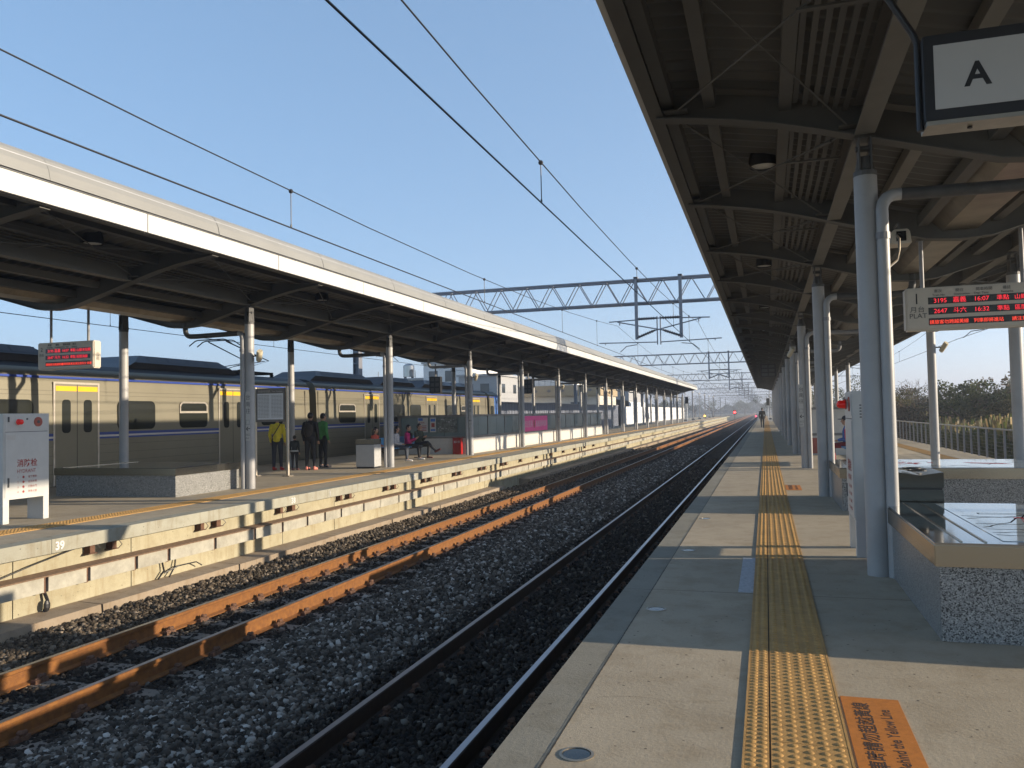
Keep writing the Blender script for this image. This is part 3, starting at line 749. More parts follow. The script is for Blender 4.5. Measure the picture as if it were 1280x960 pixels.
granite_block(1.0, 4.0, 12.8, 14.9, .63, 'second speckled granite block on the right platform, behind the steel bin and fire cabinet', map_=True)
granite_block(-14.2, -11.15, 13.45, 15.55, .58, 'low granite block with steel top on the far left platform beside a column')
granite_block(-14.2, -11.15, 6.2, 8.2, .58, 'granite block at the left edge of the far platform, nearer than the fire cabinet') if False else None

# ------------------------------------------------------------------ bins
def bin_(x0, x1, y0, y1, h, label, vtop=False, mt=None):
    t = thing('steel_bin', ((x0+x1)/2, (y0+y1)/2, 0), label, 'bin', 'steel litter bins')
    mt = mt or m_steel
    MB().box(x0+.02, x1-.02, y0+.02, y1-.02, 0, .05).build('plinth', m_black, t)
    MB().box(x0, x1, y0, y1, .05, h-.16).build('body', m_cabsteel if x0 < 0 else mt, t, bevel=.006)
    MB().box(x0+.01, x1-.01, y0+.01, y1-.01, h-.16, h-.14).build('groove', m_black, t)
    if vtop:
        xm = (x0+x1)/2
        MB().extr([(x0-.004, h-.14), (x1+.004, h-.14), (x1+.004, h), (xm, h-.03), (x0-.004, h)], y0-.004, y1+.004).build('lid', mt, t, bevel=.004)
    else:
        MB().box(x0-.004, x1+.004, y0-.004, y1+.004, h-.14, h).build('lid', mt, t, bevel=.004)
    n = 2 if (y1-y0) > .5 else 1
    for i in range(n):
        a = y0 + (y1-y0)*(i+.5)/n
        MB().lathe([(.0, .0), (.085, 0), (.085, .012), (.07, .012), (.07, .004), (0, .004)], ((x0+x1)/2, a, h+.001), 20).build('opening_ring', m_black, t)
    return t
bin_(1.14, 1.52, 8.25, 8.85, .9, 'tall dark-reflecting stainless steel bin behind the foreground granite block', True, m_dsteel)
bin_(-11.62, -11.02, 21.75, 22.2, .86, 'stainless steel bin beside a column on the far platform, left of the seated people')

# ------------------------------------------------------------------ fire cabinets
def cabinet(x0, x1, y0, y1, face, label):
    """face = +1: front towards +x, -1: towards -x"""
    t = thing('hydrant_cabinet', ((x0+x1)/2, (y0+y1)/2, 0), label, 'fire cabinet', 'white hydrant cabinets')
    F_ = x1 if face > 0 else x0; h = 1.67; s = face
    MB().box(x0, x1, y0, y1, .36, h).build('body', m_white, t, bevel=.006)
    for a, b_ in ((y0, y0+.11), (y1-.11, y1)):
        for c_, d_ in ((x0, x0+.02), (x1-.02, x1)) if False else ((x0+.002, x1-.002),):
            MB().box(c_, d_, a+.002, b_-.002, 0, .36).build('leg', m_white, t, bevel=.003)
    def fr(ya, yb_, za, zb_, d, m, nm):
        a, b_ = sorted((F_+s*.0005, F_+s*d)); return MB().box(a, b_, ya, yb_, za, zb_).build(nm, m, t, bevel=.0015)
    fr(y0+.03, y1-.03, 1.42, h-.03, .006, m_white, 'upper_panel'); fr(y0+.03, y1-.03, .39, 1.37, .008, m_white, 'door')
    fr(y0+.03, y1-.03, 1.385, 1.393, .003, m_greyink, 'seam')
    L_ = (lambda q: y0+q*(y1-y0)) if s > 0 else (lambda q: y1-q*(y1-y0))
    rt = (0, s, 0)
    c_ = L_(.3)
    lm = MB(); ax = s
    lm.tube((F_+s*.006, c_, 1.54), (F_+s*.02, c_, 1.54), .055, n=20); lm.build('lamp_base', m_white if s > 0 else m_red, t)
    lm = MB(); lm.tube((F_+s*.02, c_, 1.54), (F_+s*.075, c_, 1.54), .046, .04, 20).ball((F_+s*.075, c_, 1.54), (.03, .04, .04), 16); lm.build('red_lamp', m_redlamp, t, smooth=True)
    c_ = L_(.74)
    MB().tube((F_+s*.006, c_, 1.54), (F_+s*.016, c_, 1.54), .075, n=24).build('alarm_bell', m_redroof, t)
    MB().tube((F_+s*.016, c_, 1.54), (F_+s*.022, c_, 1.54), .025, n=16).build('alarm_button', m_greyink, t)
    MB().tube((F_+s*.006, L_(.5), 1.585), (F_+s*.012, L_(.5), 1.585), .016, n=12).build('pilot_light', m_greyink, t)
    a, b_ = sorted((F_+s*.008, F_+s*.022))
    for zc in (.55, 1.54):
        q = L_(.1); MB().box(a, b_, q-.01, q+.01, zc, zc+.14 if zc < 1 else zc+.08).build('latch', m_greyink, t)
    q = L_(.14); a2, b2 = sorted((q-.07, q+.09)); MB().box(*sorted((F_+s*.008, F_+s*.0095)), a2, b2, 1.27, 1.34).build('label_plate', m_signwhite, t)
    xx = F_+s*.0095
    text('消防栓', .125, (xx, L_(.28), .86), rt, (0, 0, 1), m_redink, t, sx=.98, font_w=.002, depth=.0002)
    text('HYDRANT', .082, (xx, L_(.28), .755), rt, (0, 0, 1), m_redink, t, sx=.88, depth=.0002)
    for i, r_ in enumerate(('按下警鈴', '拉出水帶', '打開水門', '對準火源')):
        text(str(i+1), .045, (xx, L_(.29), .675-.075*i), rt, (0, 0, 1), m_redink, t, depth=.0002)
        text(r_, .04, (xx, L_(.52), .675-.075*i), rt, (0, 0, 1), m_redink, t, depth=.0002)
        MB().tube((xx, L_(.42), .69-.075*i), (xx+s*.0002, L_(.42), .69-.075*i), .02, n=10).build('pictogram', m_redink, t)
    return t
cabinet(-11.33, -11.0, 9.5, 10.33, 1, 'white hydrant cabinet with red lamp and red writing, on the far platform at the left')
cb = cabinet(.83, 1.1, 8.87, 9.6, -1, 'white hydrant cabinet on the right platform, edge-on behind the foreground column')
for i in range(5): MB().box(.9, 1.04, 8.868, 8.87, 1.40+i*.03, 1.412+i*.03).build('vent_slot', m_greyink, cb)
MB().tube((1.02, 8.87, 1.14), (1.02, 8.84, 1.14), .025, n=12).build('side_knob', m_black, cb)
fe = thing('fire_extinguisher', (1.0, 8.62, 0), 'red fire extinguisher on the floor between the foreground column and the hydrant cabinet', 'fire extinguisher')
MB().lathe([(.0, 0), (.085, .0), (.088, .03), (.088, .38), (.06, .45), (.03, .48), (.03, .5), (0, .5)], (1.0, 8.62, 0), 20).build('cylinder', m_red, fe, smooth=True)
MB().tube((1.0, 8.62, .5), (1.0, 8.62, .54), .02).box(.94, 1.05, 8.61, 8.63, .54, .56).build('valve', m_black, fe)
MB().path([(1.0, 8.6, .52), (.93, 8.54, .5), (.905, 8.52, .35), (.91, 8.53, .2)], .01, 6).build('hose', m_black, fe)

# red extinguisher box at the enclosure
rb = thing('extinguisher_box', (-11.5, 29.8, 0), 'red fire extinguisher box standing at the corner of the far stair enclosure', 'extinguisher box')
MB().box(-11.68, -11.33, 29.72, 29.93, 0, .62).build('body', m_red, rb, bevel=.01)
MB().box(-11.70, -11.31, 29.70, 29.94, .62, .65).build('lid', m_red, rb, bevel=.006)
text('滅火器', .09, (-11.5, 29.718, .45), (1, 0, 0), (0, 0, 1), m_twhite, rb, center=True)

# ------------------------------------------------------------------ stair enclosures
def enclosure(x0, x1, y0, y1, label, side):
    t = thing('stair_enclosure', ((x0+x1)/2, y0, 0), label, 'stair enclosure', 'glazed stair enclosures')
    th = .12
    w_ = [(x0, x0+th, y0, y1), (x1-th, x1, y0, y1), (x0+th, x1-th, y0, y0+th)]
    for a, b_, c_, d_ in w_: MB().box(a, b_, c_, d_, 0, .62).build('plinth', m_basewall, t)
    for a, b_, c_, d_ in w_:
        MB().box(a-.01, b_+.01, c_-(.012 if c_ == y0 else 0), d_, .62, .70).build('bottom_rail', m_frame, t)
        MB().box(a-.02, b_+.02, c_-(.022 if c_ == y0 else 0), d_, 1.47, 1.54).build('top_rail', m_frame, t)
    y = y0
    while y < y1-.3:
        e = min(y+2.33, y1)
        for a, b_ in ((x0+.03, x0+.09), (x1-.09, x1-.03)):
            MB().box(a-.025, b_+.025, y+.0, y+.05, .70, 1.47).build('post', m_frame, t)
            for q in range(2):
                ya = y+.05+(e-y-.05)*q/2; yb_ = y+.05+(e-y-.05)*(q+1)/2
                MB().box(a, b_, ya+.008, yb_-.008, .705, 1.465).build('glass_panel', m_glasspan, t)
        y = e
    xm = x0+th; n = 3
    for q in range(n):
        a = x0+th+(x1-x0-2*th)*q/n; b_ = x0+th+(x1-x0-2*th)*(q+1)/n
        MB().box(a+.01, b_-.01, y0+.03, y0+.09, .705, 1.465).build('glass_panel', m_glasspan if side > 0 else m_basewall, t)
    return t
enclosure(-14.12, -11.1, 30.0, 57.2, 'long low stair enclosure of frosted panels on a pale plinth, on the far platform', 1)
enclosure(1.15, 3.75, 28.3, 57.0, 'low stair enclosure with dark top rail behind the seated man, on the right platform', -1)
MB_ = MB().box(1.2, 1.75, 28.27, 28.295, .05, .55); tag(MB_.build('wall_notice', m_redroof, None, off=(1.5, 28.3, 0)), 'faded reddish panel at the foot of the right stair enclosure', 'notice')

def poster(x0, x1, z0, z1, y, kind, label):
    o = thing('poster', ((x0+x1)/2, y, z0), label, 'poster', 'posters on the stair enclosure')
    MB().box(x0, x1, y-.012, y-.002, z0, z1).build('sheet', m_signwhite if kind < 2 else mat('poster_photo', (.05, .06, .055), .4, col2=(.22, .24, .22), scale=7), o)
    q = MB()
    if kind == 0:
        q.box(x0+.02, x0+(x1-x0)*.5, y-.014, y-.0125, z1-.12, z1-.02); q.build('blue_corner', m_tblue2, o)
        text('反毒宣導', .06, (x0+.05, y-.014, z1-.22), (1, 0, 0), (0, 0, 1), m_redink, o); q2 = MB()
        for i in range(4): q2.box(x0+.05, x1-.06, y-.014, y-.0125, z0+.06+i*.06, z0+.085+i*.06)
        q2.build('printed_lines', m_redink, o)
    elif kind == 1:
        q.box(x0+.03, x1-.03, y-.014, y-.0125, z1-.16, z1-.05).box(x0+.03, x1-.03, y-.014, y-.0125, z0+.05, z0+.12); q.build('blue_bands', m_tblue2, o)
        MB().box(x0+.06, x1-.06, y-.014, y-.0125, z0+.2, z0+.36).build('picture', m_redink, o)
    else:
        r = random.Random(5)
        for _ in range(26):
            a = r.uniform(x0+.03, x1-.12); b_ = r.uniform(z0+.03, z1-.08); q.box(a, a+r.uniform(.02, .09), y-.0145+_*.00004, y-.0125, b_, b_+r.uniform(.01, .05))
        q.build('picture_detail', m_hgrey, o)
    return o
poster(-13.25, -12.82, .87, 1.45, 29.99, 0, 'poster with blue corner and red print on the enclosure, left of the three')
poster(-12.73, -12.47, .87, 1.45, 29.99, 1, 'narrow poster with blue bands, middle one of the three on the enclosure')
poster(-12.42, -11.58, .85, 1.45, 29.99, 2, 'wide dark photographic poster on the enclosure, right of the three')
bn = thing('pink_banner', (-11.06, 39.6, .66), 'bright pink banner with white characters tied to the enclosure panels', 'banner')
MB().box(-11.085, -11.075, 37.3, 41.95, .67, 1.42).build('cloth', mat('pink_cloth', (.78, .09, .30), .7, var=.1, scale=3), bn)
text('歡迎搭乘', .36, (-11.073, 37.45, .90), (0, 1, 0), (0, 0, 1), mat('pale_pink_print', (.72, .38, .48), .7, var=0), bn, sx=1.15, font_w=.004)
text('臺鐵通勤電車', .34, (-11.073, 39.65, .90), (0, 1, 0), (0, 0, 1), bpy.data.materials['pale_pink_print'], bn, sx=1.05, font_w=.004)
MB().ball((-11.07, 39.35, 1.03), (.004, .13, .22), 12).build('red_emblem', m_redink, bn)

# ------------------------------------------------------------------ signs and displays
def ledsign(x0, x1, y, z0, z1, label, poles, big):
    t = thing('departure_display', ((x0+x1)/2, y, z0), label, 'display', 'hanging departure displays')
    MB().box(x0, x1, y, y+.2, z0, z1).build('case', m_beige, t, bevel=.02)
    H = z1-z0; W = x1-x0; yf = y-.001
    MB().box(x0+.3*W*.5, x0+.3*W*.5+.12, y+.03, y+.15, z0-.012, z0).build('bottom_clip', m_alu, t)
    rows = [(z0+H*.60, z0+H*.76), (z0+H*.36, z0+H*.52), (z0+H*.115, z0+H*.275)]
    for k, (a, b_) in enumerate(rows):
        s_ = MB().box(x0+.15*W, x1-.06*W, yf-.002, yf+.0, a, b_).build('screen', m_screen, t)
        h = (b_-a); ml = m_led if k < 2 else m_ledo
        cells = [((.185, '3195', 1), (.31, '嘉義', 1), (.445, '16:07', 1), (.59, '準點', .9), (.70, '山線', .9), (.8, '本站開', .9)),
                 ((.185, '2647', 1), (.31, '斗六', 1), (.445, '16:32', 1), (.59, '準點', .9), (.70, '區間', .9), (.8, '海線', .9)),
                 ((.155, '請旅客勿跨越黃線', .72), (.44, '列車即將進站', .72), (.68, '請注意安全 謝謝', .72))][k]
        for fx, tx, sc in cells:
            text(tx, h*.88*sc, (x0+fx*W, yf-.003, a+h*.2), (1, 0, 0), (0, 0, 1), ml, t, 'led_text', depth=.0006)
    hd = rows[0][1]+H*.02
    for fx, c_, e_ in ((.19, '車次', 'Train No.'), (.33, '開往', 'Destination'), (.46, '開車時間', 'Dep. Time'), (.63, '備註', 'Remarks')):
        text(c_, H*.085, (x0+fx*W, yf-.001, hd+H*.09), (1, 0, 0), (0, 0, 1), m_greyink, t)
        text(e_, H*.07, (x0+fx*W-.02, yf-.001, hd+H*.008), (1, 0, 0), (0, 0, 1), m_greyink, t)
    if big:
        text('1', H*.36, (x0+.052*W, yf-.001, z0+H*.62), (1, 0, 0), (0, 0, 1), m_black, t, sx=.8)
        text('月台', H*.145, (x0+.028*W, yf-.001, z0+H*.44), (1, 0, 0), (0, 0, 1), m_greyink, t, sx=1.1)
        text('PLAT', H*.16, (x0+.022*W, yf-.001, z0+H*.29), (1, 0, 0), (0, 0, 1), m_greyink, t, sx=1.05)
    else:
        text('2', H*.2, (x0+.06*W, yf-.001, z0+H*.68), (1, 0, 0), (0, 0, 1), m_black, t)
        text('月台', H*.11, (x0+.035*W, yf-.001, z0+H*.5), (1, 0, 0), (0, 0, 1), m_greyink, t)
        text('台\n南', .09, (x1+.002, y+.06, z0+.25), (0, 1, 0), (0, 0, 1), m_greyink, t)
    for px, top in poles:
        MB().tube((px, y+.1, z1), (px, y+.1, top), .026, n=12).build('hanger_pole', m_pipe, t, smooth=True)
        MB().box(px-.06, px+.06, y+.04, y+.16, top-.01, top).build('hanger_plate', m_bracket, t)
    return t
ledsign(1.76, 3.52, 11.5, 2.47, 3.02, 'beige departure display reading platform 1, hanging under the right canopy', ((1.98, zbR(1.98)), (3.12, zbR(3.12))), True)
ledsign(-14.15, -12.72, 13.0, 2.6, 3.15, 'small departure display hanging under the left canopy in front of the train', ((-13.9, zbL(-13.9)+.4), (-12.95, zbL(-12.95)+.4)), False)

a = thing('letter_sign', (1.5, 4.5, 2.9), 'hanging black framed sign with a large letter A, top right', 'sign')
X0, X1, Z0, Z1, Y = .80, 2.9, 2.905, 3.335, 4.42
MB().box(X0, X1, Y, Y+.16, Z0, Z1).build('frame', m_black, a, bevel=.004)
MB().box(X0+.045, X1-.045, Y-.003, Y-.0005, Z0+.055, Z1-.055).build('face', m_signwhite, a)
MB().box(X0+.004, X1, Y-.004, Y+.16, Z0-.022, Z0-.0005).build('bottom_trim', m_alu, a)
MB().tube((X0+.21, Y+.08, Z0-.022), (X0+.21, Y+.08, Z0-.030), .012, n=10).build('screw', m_black, a)
text('A', .165, (X0+.18, Y-.0035, Z0+.155), (1, 0, 0), (0, 0, 1), m_black, a, 'letter', font_w=.004, depth=.0005)
MB().path([(X0-.012, Y+.08, Z0-.02), (X0-.012, Y+.08, Z1), (X0-.03, Y+.08, Z1+.05), (X0-.30, Y+.08, Z1+.56), (X0-.31, Y+.08, 4.19)], .017, 10).build('hanger_arm', m_black, a)
MB().path([(X1+.012, Y+.08, Z0-.02), (X1+.012, Y+.08, Z1+.05), (X1+.3, Y+.08, Z1+.5)], .017, 10).build('hanger_arm', m_black, a)
MB().path([(1.3, Y+.08, Z1), (1.32, Y+.08, Z1+.03), (1.5, Y+.08, Z1+.04), (1.9, Y+.06, Z1+.09)], .008, 6).build('cable', m_black, a)

# timetable board
tb = thing('timetable_board', (-12.5, 18.8, 0), 'framed train timetable board on two posts, on the far platform', 'timetable')
for px in (-13.02, -12.04):
    MB().tube((px, 18.8, 0), (px, 18.8, 2.36), .045, n=14).build('post', m_alu, tb, smooth=True)
    MB().box(px-.1, px+.1, 18.7, 18.9, 0, .03).build('foot_plate', m_alu, tb)
MB().box(-12.97, -12.09, 18.76, 18.84, 1.44, 2.33).build('frame', m_frame, tb, bevel=.005)
MB().box(-12.92, -12.14, 18.752, 18.758, 1.50, 2.19).build('sheet', mat('timetable_paper', (.78, .82, .86), .3, var=.02), tb)
text('列車時刻表', .075, (-12.9, 18.755, 2.22), (1, 0, 0), (0, 0, 1), m_signwhite, tb); text('Train Timetable', .05, (-12.48, 18.755, 2.225), (1, 0, 0), (0, 0, 1), m_signwhite, tb)
q = MB()
for i in range(17): q.box(-12.90, -12.56, 18.749, 18.7515, 1.56+i*.036, 1.566+i*.036).box(-12.50, -12.16, 18.749, 18.7515, 1.56+i*.036, 1.566+i*.036)
for i in range(8): q.box(-12.90+i*.048, -12.897+i*.048, 18.7485, 18.7488, 1.55, 2.15).box(-12.50+i*.048, -12.497+i*.048, 18.7485, 18.7488, 1.55, 2.15)
q.build('table_rows', m_greyink, tb)

# direction strips on the columns
def strip(x, y, label, full=True):
    t = thing('column_notice', (x, y, 1.2), label, 'notice strip', 'notice strips on the columns')
    MB().box(x-.055, x+.055, y-.006, y, 1.05, 2.12).build('plate', m_signwhite, t)
    for i, ch in enumerate('台南往'): text(ch, .12, (x-.05, y-.007, 1.95-.15*i), (1, 0, 0), (0, 0, 1), m_greyink, t, depth=.0005)
    MB().box(x-.045, x+.045, y-.009, y-.0065, 1.395, 1.40).box(x-.045, x+.045, y-.009, y-.0065, 1.495, 1.50).box(x-.045, x-.04, y-.009, y-.0065, 1.395, 1.5).box(x+.04, x+.045, y-.009, y-.0065, 1.395, 1.5).build('pictogram_frame', m_greyink, t)
    text('←', .13, (x-.05, y-.007, 1.27), (1, 0, 0), (0, 0, 1), m_black, t, font_w=.003, depth=.0005)
    text('出口', .055, (x-.05, y-.007, 1.16), (1, 0, 0), (0, 0, 1), m_greyink, t, depth=.0005); text('Exit', .05, (x-.05, y-.007, 1.09), (1, 0, 0), (0, 0, 1), m_greyink, t, depth=.0005)
    return t
s0 = strip(-10.78, 15.29, 'white direction strip with an arrow on the nearest far platform column')
for i, y_ in ((2, 29.4), (4, 43.4), (6, 57.4)):
    c = copy_tree(s0); c.location.y += y_-15.4; c['label'] = 'white direction strip on the %s visible front column of the far platform' % ORD[i]
c = copy_tree(s0); c.location = (.86, 22-.11, 1.2); c['label'] = 'white strip notice on the third column of the right platform'

# box speakers on the columns
def speaker(x, y, z, dx, label):
    t = thing('loudspeaker', (x, y, z), label, 'loudspeaker', 'cream box speakers on the columns')
    s = MB().lathe([(.0, -.13), (.065, -.13), (.075, -.1), (.08, .1), (.07, .13), (0, .13)], (0, 0, 0), 16)
    s.v = [(a, b_*math.cos(.5)-c_*math.sin(.5), b_*math.sin(.5)+c_*math.cos(.5)) for a, b_, c_ in s.v]
    s.v = [(a*math.cos(.9)+c_*math.sin(.9)*.6 + x+dx*.27, b_+y-.03, c_*.85-a*.4+z) for a, b_, c_ in s.v]
    s.build('horn', mat('speaker_cream', (.52, .46, .33), .5, var=.05) if 'speaker_cream' not in bpy.data.materials else bpy.data.materials['speaker_cream'], t, smooth=True)
    MB().box(min(x+dx*.1, x+dx*.25), max(x+dx*.1, x+dx*.25), y-.02, y+.02, z-.015, z+.015).build('bracket', m_black, t)
    return t
sp = speaker(-10.8, 15.4, 2.9, 1, 'cream loudspeaker on the nearest far platform column')
for i, (x, y, lb) in enumerate(((-10.8, 29.4, 'cream loudspeaker on the far platform column at the enclosure corner'), (-10.8, 43.4, 'cream loudspeaker on the far platform column just past the pink banner'),
        (-10.8, 57.4, 'cream loudspeaker on the far platform column at the far end of the enclosure'), (3.9, 22.0, 'cream loudspeaker on a rear column under the right departure display'),
        (3.9, 36.0, 'small cream loudspeaker on a rear right column farther along, left of the foreground column'))):
    c = copy_tree(sp); c.location = (x, y, 2.95 if x < 0 else 2.93); c['label'] = lb
c = speaker(.93, 22.0, 2.95, -1, 'cream loudspeaker facing left on the third column of the right platform')
# camera housing under the canopy
cc = thing('camera_housing', (1.35, 9.9, 3.62), 'square cream camera housing with looped cable under the right canopy', 'camera')
MB().extr([(1.53, 3.5), (1.77, 3.5), (1.75, 3.66), (1.72, 3.68), (1.58, 3.68), (1.55, 3.66)], 10.9, 11.2).build('housing', m_beige, cc, bevel=.01)
MB().box(1.595, 1.705, 10.885, 10.9, 3.53, 3.65).build('lens_window', m_blackgloss, cc)
MB().path([(1.65, 11.05, 3.7), (1.65, 11.05, 3.78), (1.65, 11.4, 3.8)], .015, 8).build('bracket', m_bracket, cc)
MB().path([(1.02, 8.1, 3.4), (1.05, 8.3, 3.05), (1.12, 8.6, 2.92), (1.22, 8.9, 2.9), (1.33, 9.1, 3.0), (1.37, 9.2, 3.12), (1.38, 9.25, 3.25), (1.6, 10.9, 3.6)], .013, 8).build('cable', m_alu, cc)
# two dark hanging displays seen edge-on from behind
def blackbox(x, y, z0, z1, w_, label):
    t = thing('hanging_display', (x, y, z0), label, 'hanging display', 'dark hanging boxes')
    MB().box(x-w_/2, x+w_/2, y, y+.25, z0, z1).build('case', m_black, t, bevel=.01)
    q = MB()
    for i in range(2):
        for j in range(3): q.box(x-w_/2+.06+i*(w_-.06)/2, x-w_/2+(i+1)*(w_-.06)/2, y-.006, y-.001, z0+.05+j*(z1-z0)/3.1, z0-.02+(j+1)*(z1-z0)/3.1)
    q.build('window_grid', m_greyink, t)
    MB().tube((x, y+.12, z1), (x, y+.12, 3.75), .03, n=8).build('hanger_pole', m_pipe, t)
blackbox(-12.0, 41.5, 2.6, 3.35, .5, 'dark hanging box display over the far platform, near the pink banner')
blackbox(-13.55, 32.5, 2.5, 3.2, .5, 'dark hanging box display over the far platform, in front of the houses')
blackbox(.2, 47, 3.3, 4.0, .8, 'dark grid fronted box hanging under the right canopy far along')

# bench
def seats(x, y0, n, face, label, step=.52, axis='y'):
    t = thing('bench', (x, y0, 0), label, 'bench', 'blue seat benches')
    for i in range(n):
        yy = y0+i*step
        pf = [(x-.2*face, .45), (x+.2*face, .46), (x+.22*face, .44), (x+.2*face, .425), (x-.2*face, .42), (x-.25*face, .47), (x-.30*face, .80), (x-.275*face, .81), (x-.225*face, .5)]
        MB().extr(pf, yy-.22, yy+.22).build('seat', m_blueseat, t, smooth=True)
    L_ = (n-1)*step
    MB().box(x-.03, x+.03, y0-.2, y0+L_+.2, .36, .42).build('beam', m_black, t)
    for yy in (y0, y0+L_):
        MB().box(x-.02, x+.02, yy-.02, yy+.02, .03, .36).box(x-.24, x+.24, yy-.025, yy+.025, 0, .03).build('leg', m_black, t)
    return t
seats(-12.1, 23.9, 8, 1, 'row of blue seats with four people on the far platform')
seats(2.15, 23.2, 4, -1, 'row of blue seats under the seated man in a red and blue jacket, right platform')

# ------------------------------------------------------------------ train
TX = -16.4
def car(y0, y1, doors, wins, label, cab=False, humps=(), gapbox=True):
    t = thing('railway_carriage', (TX-1.4, y0, -.9), label, 'train carriage', 'carriages of the silver commuter train')
    pf = [(TX, -.15), (TX+.01, 1.2), (TX-.02, 2.45), (TX-.06, 2.72), (TX-.16, 2.86), (TX-.3, 2.9), (TX-2.5, 2.9), (TX-2.64, 2.86), (TX-2.74, 2.72), (TX-2.78, 2.45), (TX-2.8, 1.2), (TX-2.8, -.15)]
    MB().extr(pf, y0, y1).build('body', m_train, t, smooth=True)
    MB().extr([(TX-.18, 2.87), (TX-.45, 3.0), (TX-1.0, 3.06), (TX-1.8, 3.06), (TX-2.35, 3.0), (TX-2.62, 2.87)], y0+.02, y1-.02).build('roof', m_troof, t)
    MB().box(TX-2.6, TX-.2, y0+1, y1-1, -.7, -.152).build('underframe', m_gap, t)
    MB().box(TX+.0105, TX+.014, y0+.02, y1-.02, 1.10, 1.265).build('blue_band', m_tblue, t)
    MB().box(TX+.0142, TX+.016, y0+.02, y1-.02, 1.145, 1.195).build('white_band', m_twhite, t)
    MB().extr([(TX-.012, 2.60), (TX+.0, 2.60), (TX-.010, 2.655), (TX-.03, 2.655)], y0+.02, y1-.02).build('top_stripe', m_tblue, t)
    q = MB()
    for z in (2.30, 2.2, .94, .72, .5, .28, .06): q.box(TX-.01, TX+.0102 - (.022 if z > 2 else .0), y0+.03, y1-.03, z, z+.008)
    q.build('body_grooves', m_tgroove, t)
    for yc in doors:
        w_ = .66
        f = MB().box(TX+.003, TX+.018, yc-w_-.05, yc-w_, .0, 2.52).box(TX+.003, TX+.018, yc+w_, yc+w_+.05, .0, 2.52).box(TX+.003, TX+.018, yc-w_, yc+w_, 2.47, 2.52)
        f.build('door_surround', m_tframe, t)
        for s_ in (-1, 1):
            a, b_ = sorted((yc+s_*.008, yc+s_*(w_-.005)))
            d = MB().box(TX+.004, TX+.0105+.006, a, b_, .02, 2.465).build('door_leaf', m_train, t)
            c0, c1 = (a+b_)/2-.13, (a+b_)/2+.13; pr = []
            for cx, cz, a0 in ((c1-.09, 2.0, 0), (c0+.09, 2.0, 90), (c0+.09, 1.36, 180), (c1-.09, 1.36, 270)):
                for k_ in range(5): an = R(a0+22.5*k_); pr.append((cx+.09*math.cos(an), cz+.09*math.sin(an)))
            g = MB().extr(pr, TX+.0166, TX+.021, 'x').build('door_window', m_tglass, d); g.location = (0, 0, 0)
            g = MB().box(TX+.0166, TX+.019, a+.01, b_-.01, 2.30, 2.42).build('yellow_band', m_yellow, d); g.location = (0, 0, 0)
        MB().box(TX+.004, TX+.0175, yc-.008, yc+.008, .02, 2.465).build('door_gap', m_gap, t)
        MB().box(TX+.0, TX+.06, yc-w_, yc+w_, -.05, .0).build('door_step', m_gap, t)
    for (a, b_, kind) in wins:
        def rr(a, b_, z0, z1, r):
            pr = []
            for cx, cz, a0 in ((b_-r, z1-r, 0), (a+r, z1-r, 90), (a+r, z0+r, 180), (b_-r, z0+r, 270)):
                for k_ in range(5): an = R(a0+22.5*k_); pr.append((cx+r*math.cos(an), cz+r*math.sin(an)))
            return pr
        wf = MB().extr(rr(a, b_, 1.31, 2.08, .16), TX+.002, TX+.014, 'x').build('window', m_tglass, t)
        if kind:
            fr = MB(); o_ = rr(a, b_, 1.31, 2.08, .16); i_ = rr(a+.05, b_-.05, 1.36, 2.03, .12); n = len(o_)
            # metal upper frame only
            for k_ in range(n):
                p0, p1, q0, q1 = o_[k_], o_[(k_+1) % n], i_[k_], i_[(k_+1) % n]
                if min(p0[1], p1[1]) < 1.76: continue
                fr.add([(TX+.022, *p0), (TX+.022, *p1), (TX+.022, *q1), (TX+.022, *q0), (TX+.013, *p0), (TX+.013, *p1), (TX+.013, *q1), (TX+.013, *q0)], [(0, 1, 2, 3), (0, 4, 5, 1), (3, 2, 6, 7)])
            fr.box(TX+.0145, TX+.024, a, b_, 1.74, 1.80).box(TX+.0145, TX+.022, a, a+.05, 1.8, 1.93).box(TX+.0145, TX+.022, b_-.05, b_, 1.8, 1.93)
            g = fr.build('frame', m_tframe, wf); g.location = (0, 0, 0)
    for (a, b_) in humps:
        h = MB(); xa, xb = TX-.42, TX-2.38; zt = 3.40
        vs = [(xa, a, 3.0), (xb, a, 3.0), (xb, b_, 3.0), (xa, b_, 3.0), (xa-.22, a+.75, zt), (xb+.22, a+.75, zt), (xb+.22, b_-.75, zt), (xa-.22, b_-.75, zt), (xa, a+.35, 3.18), (xb, a+.35, 3.18), (xb, b_-.35, 3.18), (xa, b_-.35, 3.18)]
        h.add(vs, [(0, 1, 9, 8), (1, 2, 10, 9), (2, 3, 11, 10), (3, 0, 8, 11), (8, 9, 5, 4), (9, 10, 6, 5), (10, 11, 7, 6), (11, 8, 4, 7), (4, 5, 6, 7)])
        hp = h.build('roof_unit', m_thump, t)
        g = MB()
        for k_ in range(4): yy = a+1.0+(b_-a-2)*k_/3.5; g.add([(xa-.06, yy, 3.22), (xa-.06, yy+.7, 3.22), (xa-.2, yy+.7, 3.375), (xa-.2, yy, 3.375)], [(0, 1, 2, 3)])
        q_ = g.build('grille', mat('grille_grey', (.07, .07, .08), .5, var=.1) if 'grille_grey' not in bpy.data.materials else bpy.data.materials['grille_grey'], hp); q_.location = (.015, 0, .012)
    for yy in (y0+.1, y1-.35):
        MB().box(TX-.002, TX+.004, yy+.0, yy+.05, 1.3, 2.55).build('gutter_pipe', m_tgroove, t)
    if gapbox: MB().box(TX-2.5, TX-.35, y1, y1+.42, .1, 2.75).build('gangway_bellows', m_gap, t)
